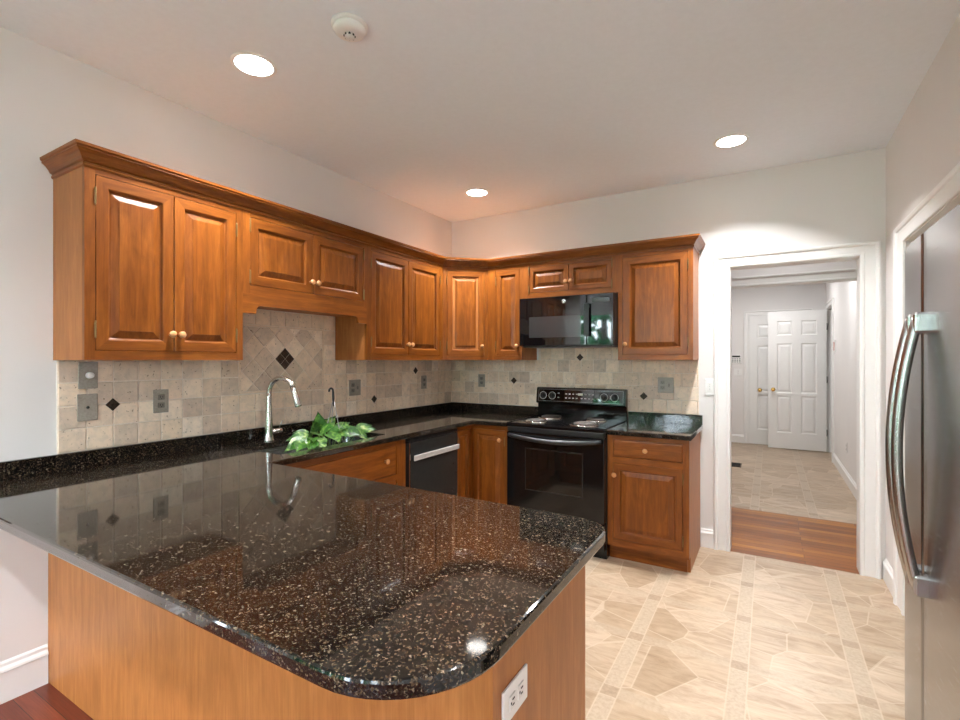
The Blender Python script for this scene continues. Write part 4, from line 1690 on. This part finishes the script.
PW_ = (M['pewter'], M['pewter_d'])
WW_ = (M['white_plastic'], M['white_plastic2'])
WX = GR + TH
plate('dimmer_switch', 'grey dimmer plate with round knob just under the left end cabinet', 'switch', 'dimmer', (WX, -2.976, 1.320), R(90), PW_, .075, .122)
plate('cable_plate', 'grey plate with one centre jack below the dimmer', 'wall plate', 'blank', (WX, -2.978, 1.174), R(90), PW_, .078, .122)
plate('wall_outlet', 'grey duplex outlet on tile between small diamond and faucet', 'outlet', 'duplex', (WX, -2.667, 1.180), R(90), PW_)
plate('wall_outlet', 'wide grey double plate on tile right of the faucet', 'outlet', 'double', (WX, -1.315, 1.183), R(90), PW_, .116, .118)
plate('wall_outlet', 'grey duplex outlet on the left wall tile nearest the room corner', 'outlet', 'duplex', (WX, -0.466, 1.191), R(90), PW_)
plate('wall_outlet', 'grey duplex outlet on back wall tile left of the range', 'outlet', 'duplex', (0.350, -WX, 1.196), 0, PW_)
plate('wall_outlet', 'wide grey double plate on back wall tile right of the range', 'outlet', 'double', (1.995, -WX, 1.196), 0, PW_, .116, .118)
plate('light_switch', 'white switch plate on wall left of the kitchen doorway', 'switch', 'switch', (2.303, 0, 1.190), 0, WW_, .066, .120)
# on the peninsula end panel: plate set on its side, facing +x
po = plate('wall_outlet', 'white duplex outlet set sideways on the peninsula end panel', 'outlet', 'duplex', (2.2, -3.021, 0.660), 0, WW_, .076, .118)
po.rotation_euler = (0, R(90), R(90))
plate('hall_outlet', 'white outlet low on the bright hall side wall', 'outlet', 'duplex', (HX, 2.89, 0.40), R(-90), WW_)
plate('hall_switch', 'white double switch plate under the hall keypad', 'switch', 'switch', (2.233, 5.3, 1.187), 0, WW_, .116, .118)
kp = thing('alarm_keypad', 'white alarm keypad with dark display on the hall end wall', 'keypad', (2.205, 5.3, 1.405), 0)
MB().box((-.085, -.022, -.075), (.085, 0, .075), M['white_plastic'], .006).build('housing', kp)
MB().box((-.060, -.0235, .030), (.060, -.0215, .058), M['lcd']).build('display', kp)
m = MB()
for i in range(4):
    for j in range(3):
        m.box((-.06 + i * .034, -.0245, -.055 + j * .026), (-.06 + i * .034 + .022, -.0215, -.055 + j * .026 + .014), M['wire'])
m.build('key', kp)
fa_ = thing('fire_alarm_pull', 'small red and white device on the bright hall side wall', 'alarm', (HX, 3.95, 1.575), R(-90))
MB().box((-.035, -.018, -.085), (.035, 0, .085), M['white_plastic'], .004).build('plate', fa_)
MB().box((-.018, -.024, -.060), (.018, -.017, .055), M['red'], .003).build('handle', fa_)
vr = thing('floor_register', 'brown metal floor register by the hall left side', 'register', (2.27, 3.30, 0), 0)
MB().box((-.06, -.14, 0), (.10, .14, .005), M['register'], .002).build('frame', vr)
m = MB()
for i in range(10):
    m.box((-.045, -.125 + i * .026, .0045), (.085, -.125 + i * .026 + .010, .0075), M['slot'])
m.build('louvre', vr)

# ------------------------------------------------------------------ recessed lights, smoke detector
def recessed(x, y, label, power, first=[None]):
    if first[0] is None:
        o = thing('recessed_light', label, 'ceiling light', (x, y, CEIL), 0, 'recessed ceiling lights')
        MB().lathe([(0.080, 0.0), (0.098, 0.0), (0.098, -.003), (0.094, -.006), (0.085, -.006), (0.081, -.003)], M['trim'], None, 36, cap=False).build('trim_ring', o)
        MB().lathe([(0.001, -.001), (0.083, -.001), (0.083, -.003), (0.001, -.0045)], M['lens'], None, 36, cap=False).build('lens', o)
        first[0] = o
    else:
        o = copy_tree(first[0])
        o.location = (x, y, CEIL)
        o['label'] = label
    can_light(x, y, CEIL - .010, power, spread=168 if y > 0 else 118)
    return o


recessed(*KITCHEN_CANS[0], 'lit recessed ceiling light over the sink end, largest in view', CAN_POWER)
recessed(*KITCHEN_CANS[1], 'lit recessed ceiling light near the corner above the wall cabinets', CAN_POWER)
recessed(*KITCHEN_CANS[2], 'lit recessed ceiling light in front of the doorway wall', CAN_POWER)
recessed(*KITCHEN_CANS[3], 'lit recessed ceiling light above the peninsula end', CAN_POWER)
for x, y in FILL_CANS:
    recessed(x, y, 'added unseen recessed fill light in the room behind', CAN_POWER)
for x, y in HALL_CANS:
    recessed(x, y, 'lit recessed ceiling light in the back hall', HALL_POWER)
for x, y in PASSAGE_CANS:
    recessed(x, y, 'lit recessed ceiling light in the passage', PASSAGE_POWER)

sd = thing('smoke_detector', 'round white smoke detector on the ceiling beside a light', 'smoke detector', (1.225, -2.552, CEIL), 0)
MB().lathe([(0.001, 0), (0.072, 0), (0.072, -.010), (0.066, -.014), (0.001, -.014)], M['white_plastic'], None, 32).build('base', sd)
MB().lathe([(0.062, -.013), (0.064, -.020), (0.058, -.032), (0.045, -.038), (0.024, -.040), (0.001, -.040)], M['white_plastic'], None, 32, cap=False).build('cover', sd)
m = MB().lathe([(0.020, -.039), (0.020, -.050), (0.016, -.053), (0.001, -.053)], M['white_plastic2'], None, 20, cap=False)
for i in range(8):
    a = 2 * math.pi * i / 8
    m.box((.0195 * math.cos(a) - .003, .0195 * math.sin(a) - .003, -.049), (.0195 * math.cos(a) + .003, .0195 * math.sin(a) + .003, -.042), M['slot'])
m.build('sensor_chamber', sd)

# ------------------------------------------------------------------ garden outside the windows (seen in reflections)
gd = MB().box((-14, -22, -0.5), (14, -6.75, -0.3), M['lawn']).build('ground_lawn')
gd['kind'] = 'structure'


def tree(x, y, h, r, seed, label, n_leaf=600, name='garden_tree', cat='tree', grp='garden trees outside'):
    rnd = random.Random(seed)
    o = thing(name, label, cat, (x, y, -.3), 0, grp)
    MB().tube([(0, 0, 0), (.05, .03, h * .4), (0, .08, h * .75)], [.16, .12, .05], M['bark'], 8).build('trunk', o)
    f = MB()
    for i in range(n_leaf):
        a, z = rnd.uniform(0, 6.283), rnd.uniform(.12, 1.0)
        rad = r * math.sqrt(rnd.uniform(.25, 1)) * math.sin(math.pi * min(1, .15 + z * .82))
        c_ = Vector((rad * math.cos(a), rad * math.sin(a), z * h))
        s = rnd.uniform(.16, .34)
        u = Vector((rnd.gauss(0, 1), rnd.gauss(0, 1), rnd.gauss(0, 1))).normalized()
        v_ = u.orthogonal().normalized()
        w_ = u.cross(v_)
        f.add([tuple(c_ + v_ * s), tuple(c_ + w_ * s * .6 + u * .05), tuple(c_ - v_ * s), tuple(c_ - w_ * s * .6 + u * .05)], [(0, 1, 2, 3)], M['tree_leaf'])
    f.build('foliage', o)


for i, (x, y, h, r) in enumerate([(-5.2, -13.5, 6.0, 1.6), (-1.5, -11.0, 5.2, 1.5), (1.9, -12.2, 6.0, 1.6), (5.6, -13.5, 6.2, 1.6)]):
    tree(x, y, h, r, i, 'leafy green garden tree beyond the rear windows')
for i, x in enumerate((-2.6, 0.2, 3.0)):
    tree(x, -8.6, 2.1, 1.05, 20 + i, 'round leafy shrub just outside the rear windows', 420, 'garden_shrub', 'shrub', 'garden shrubs outside')
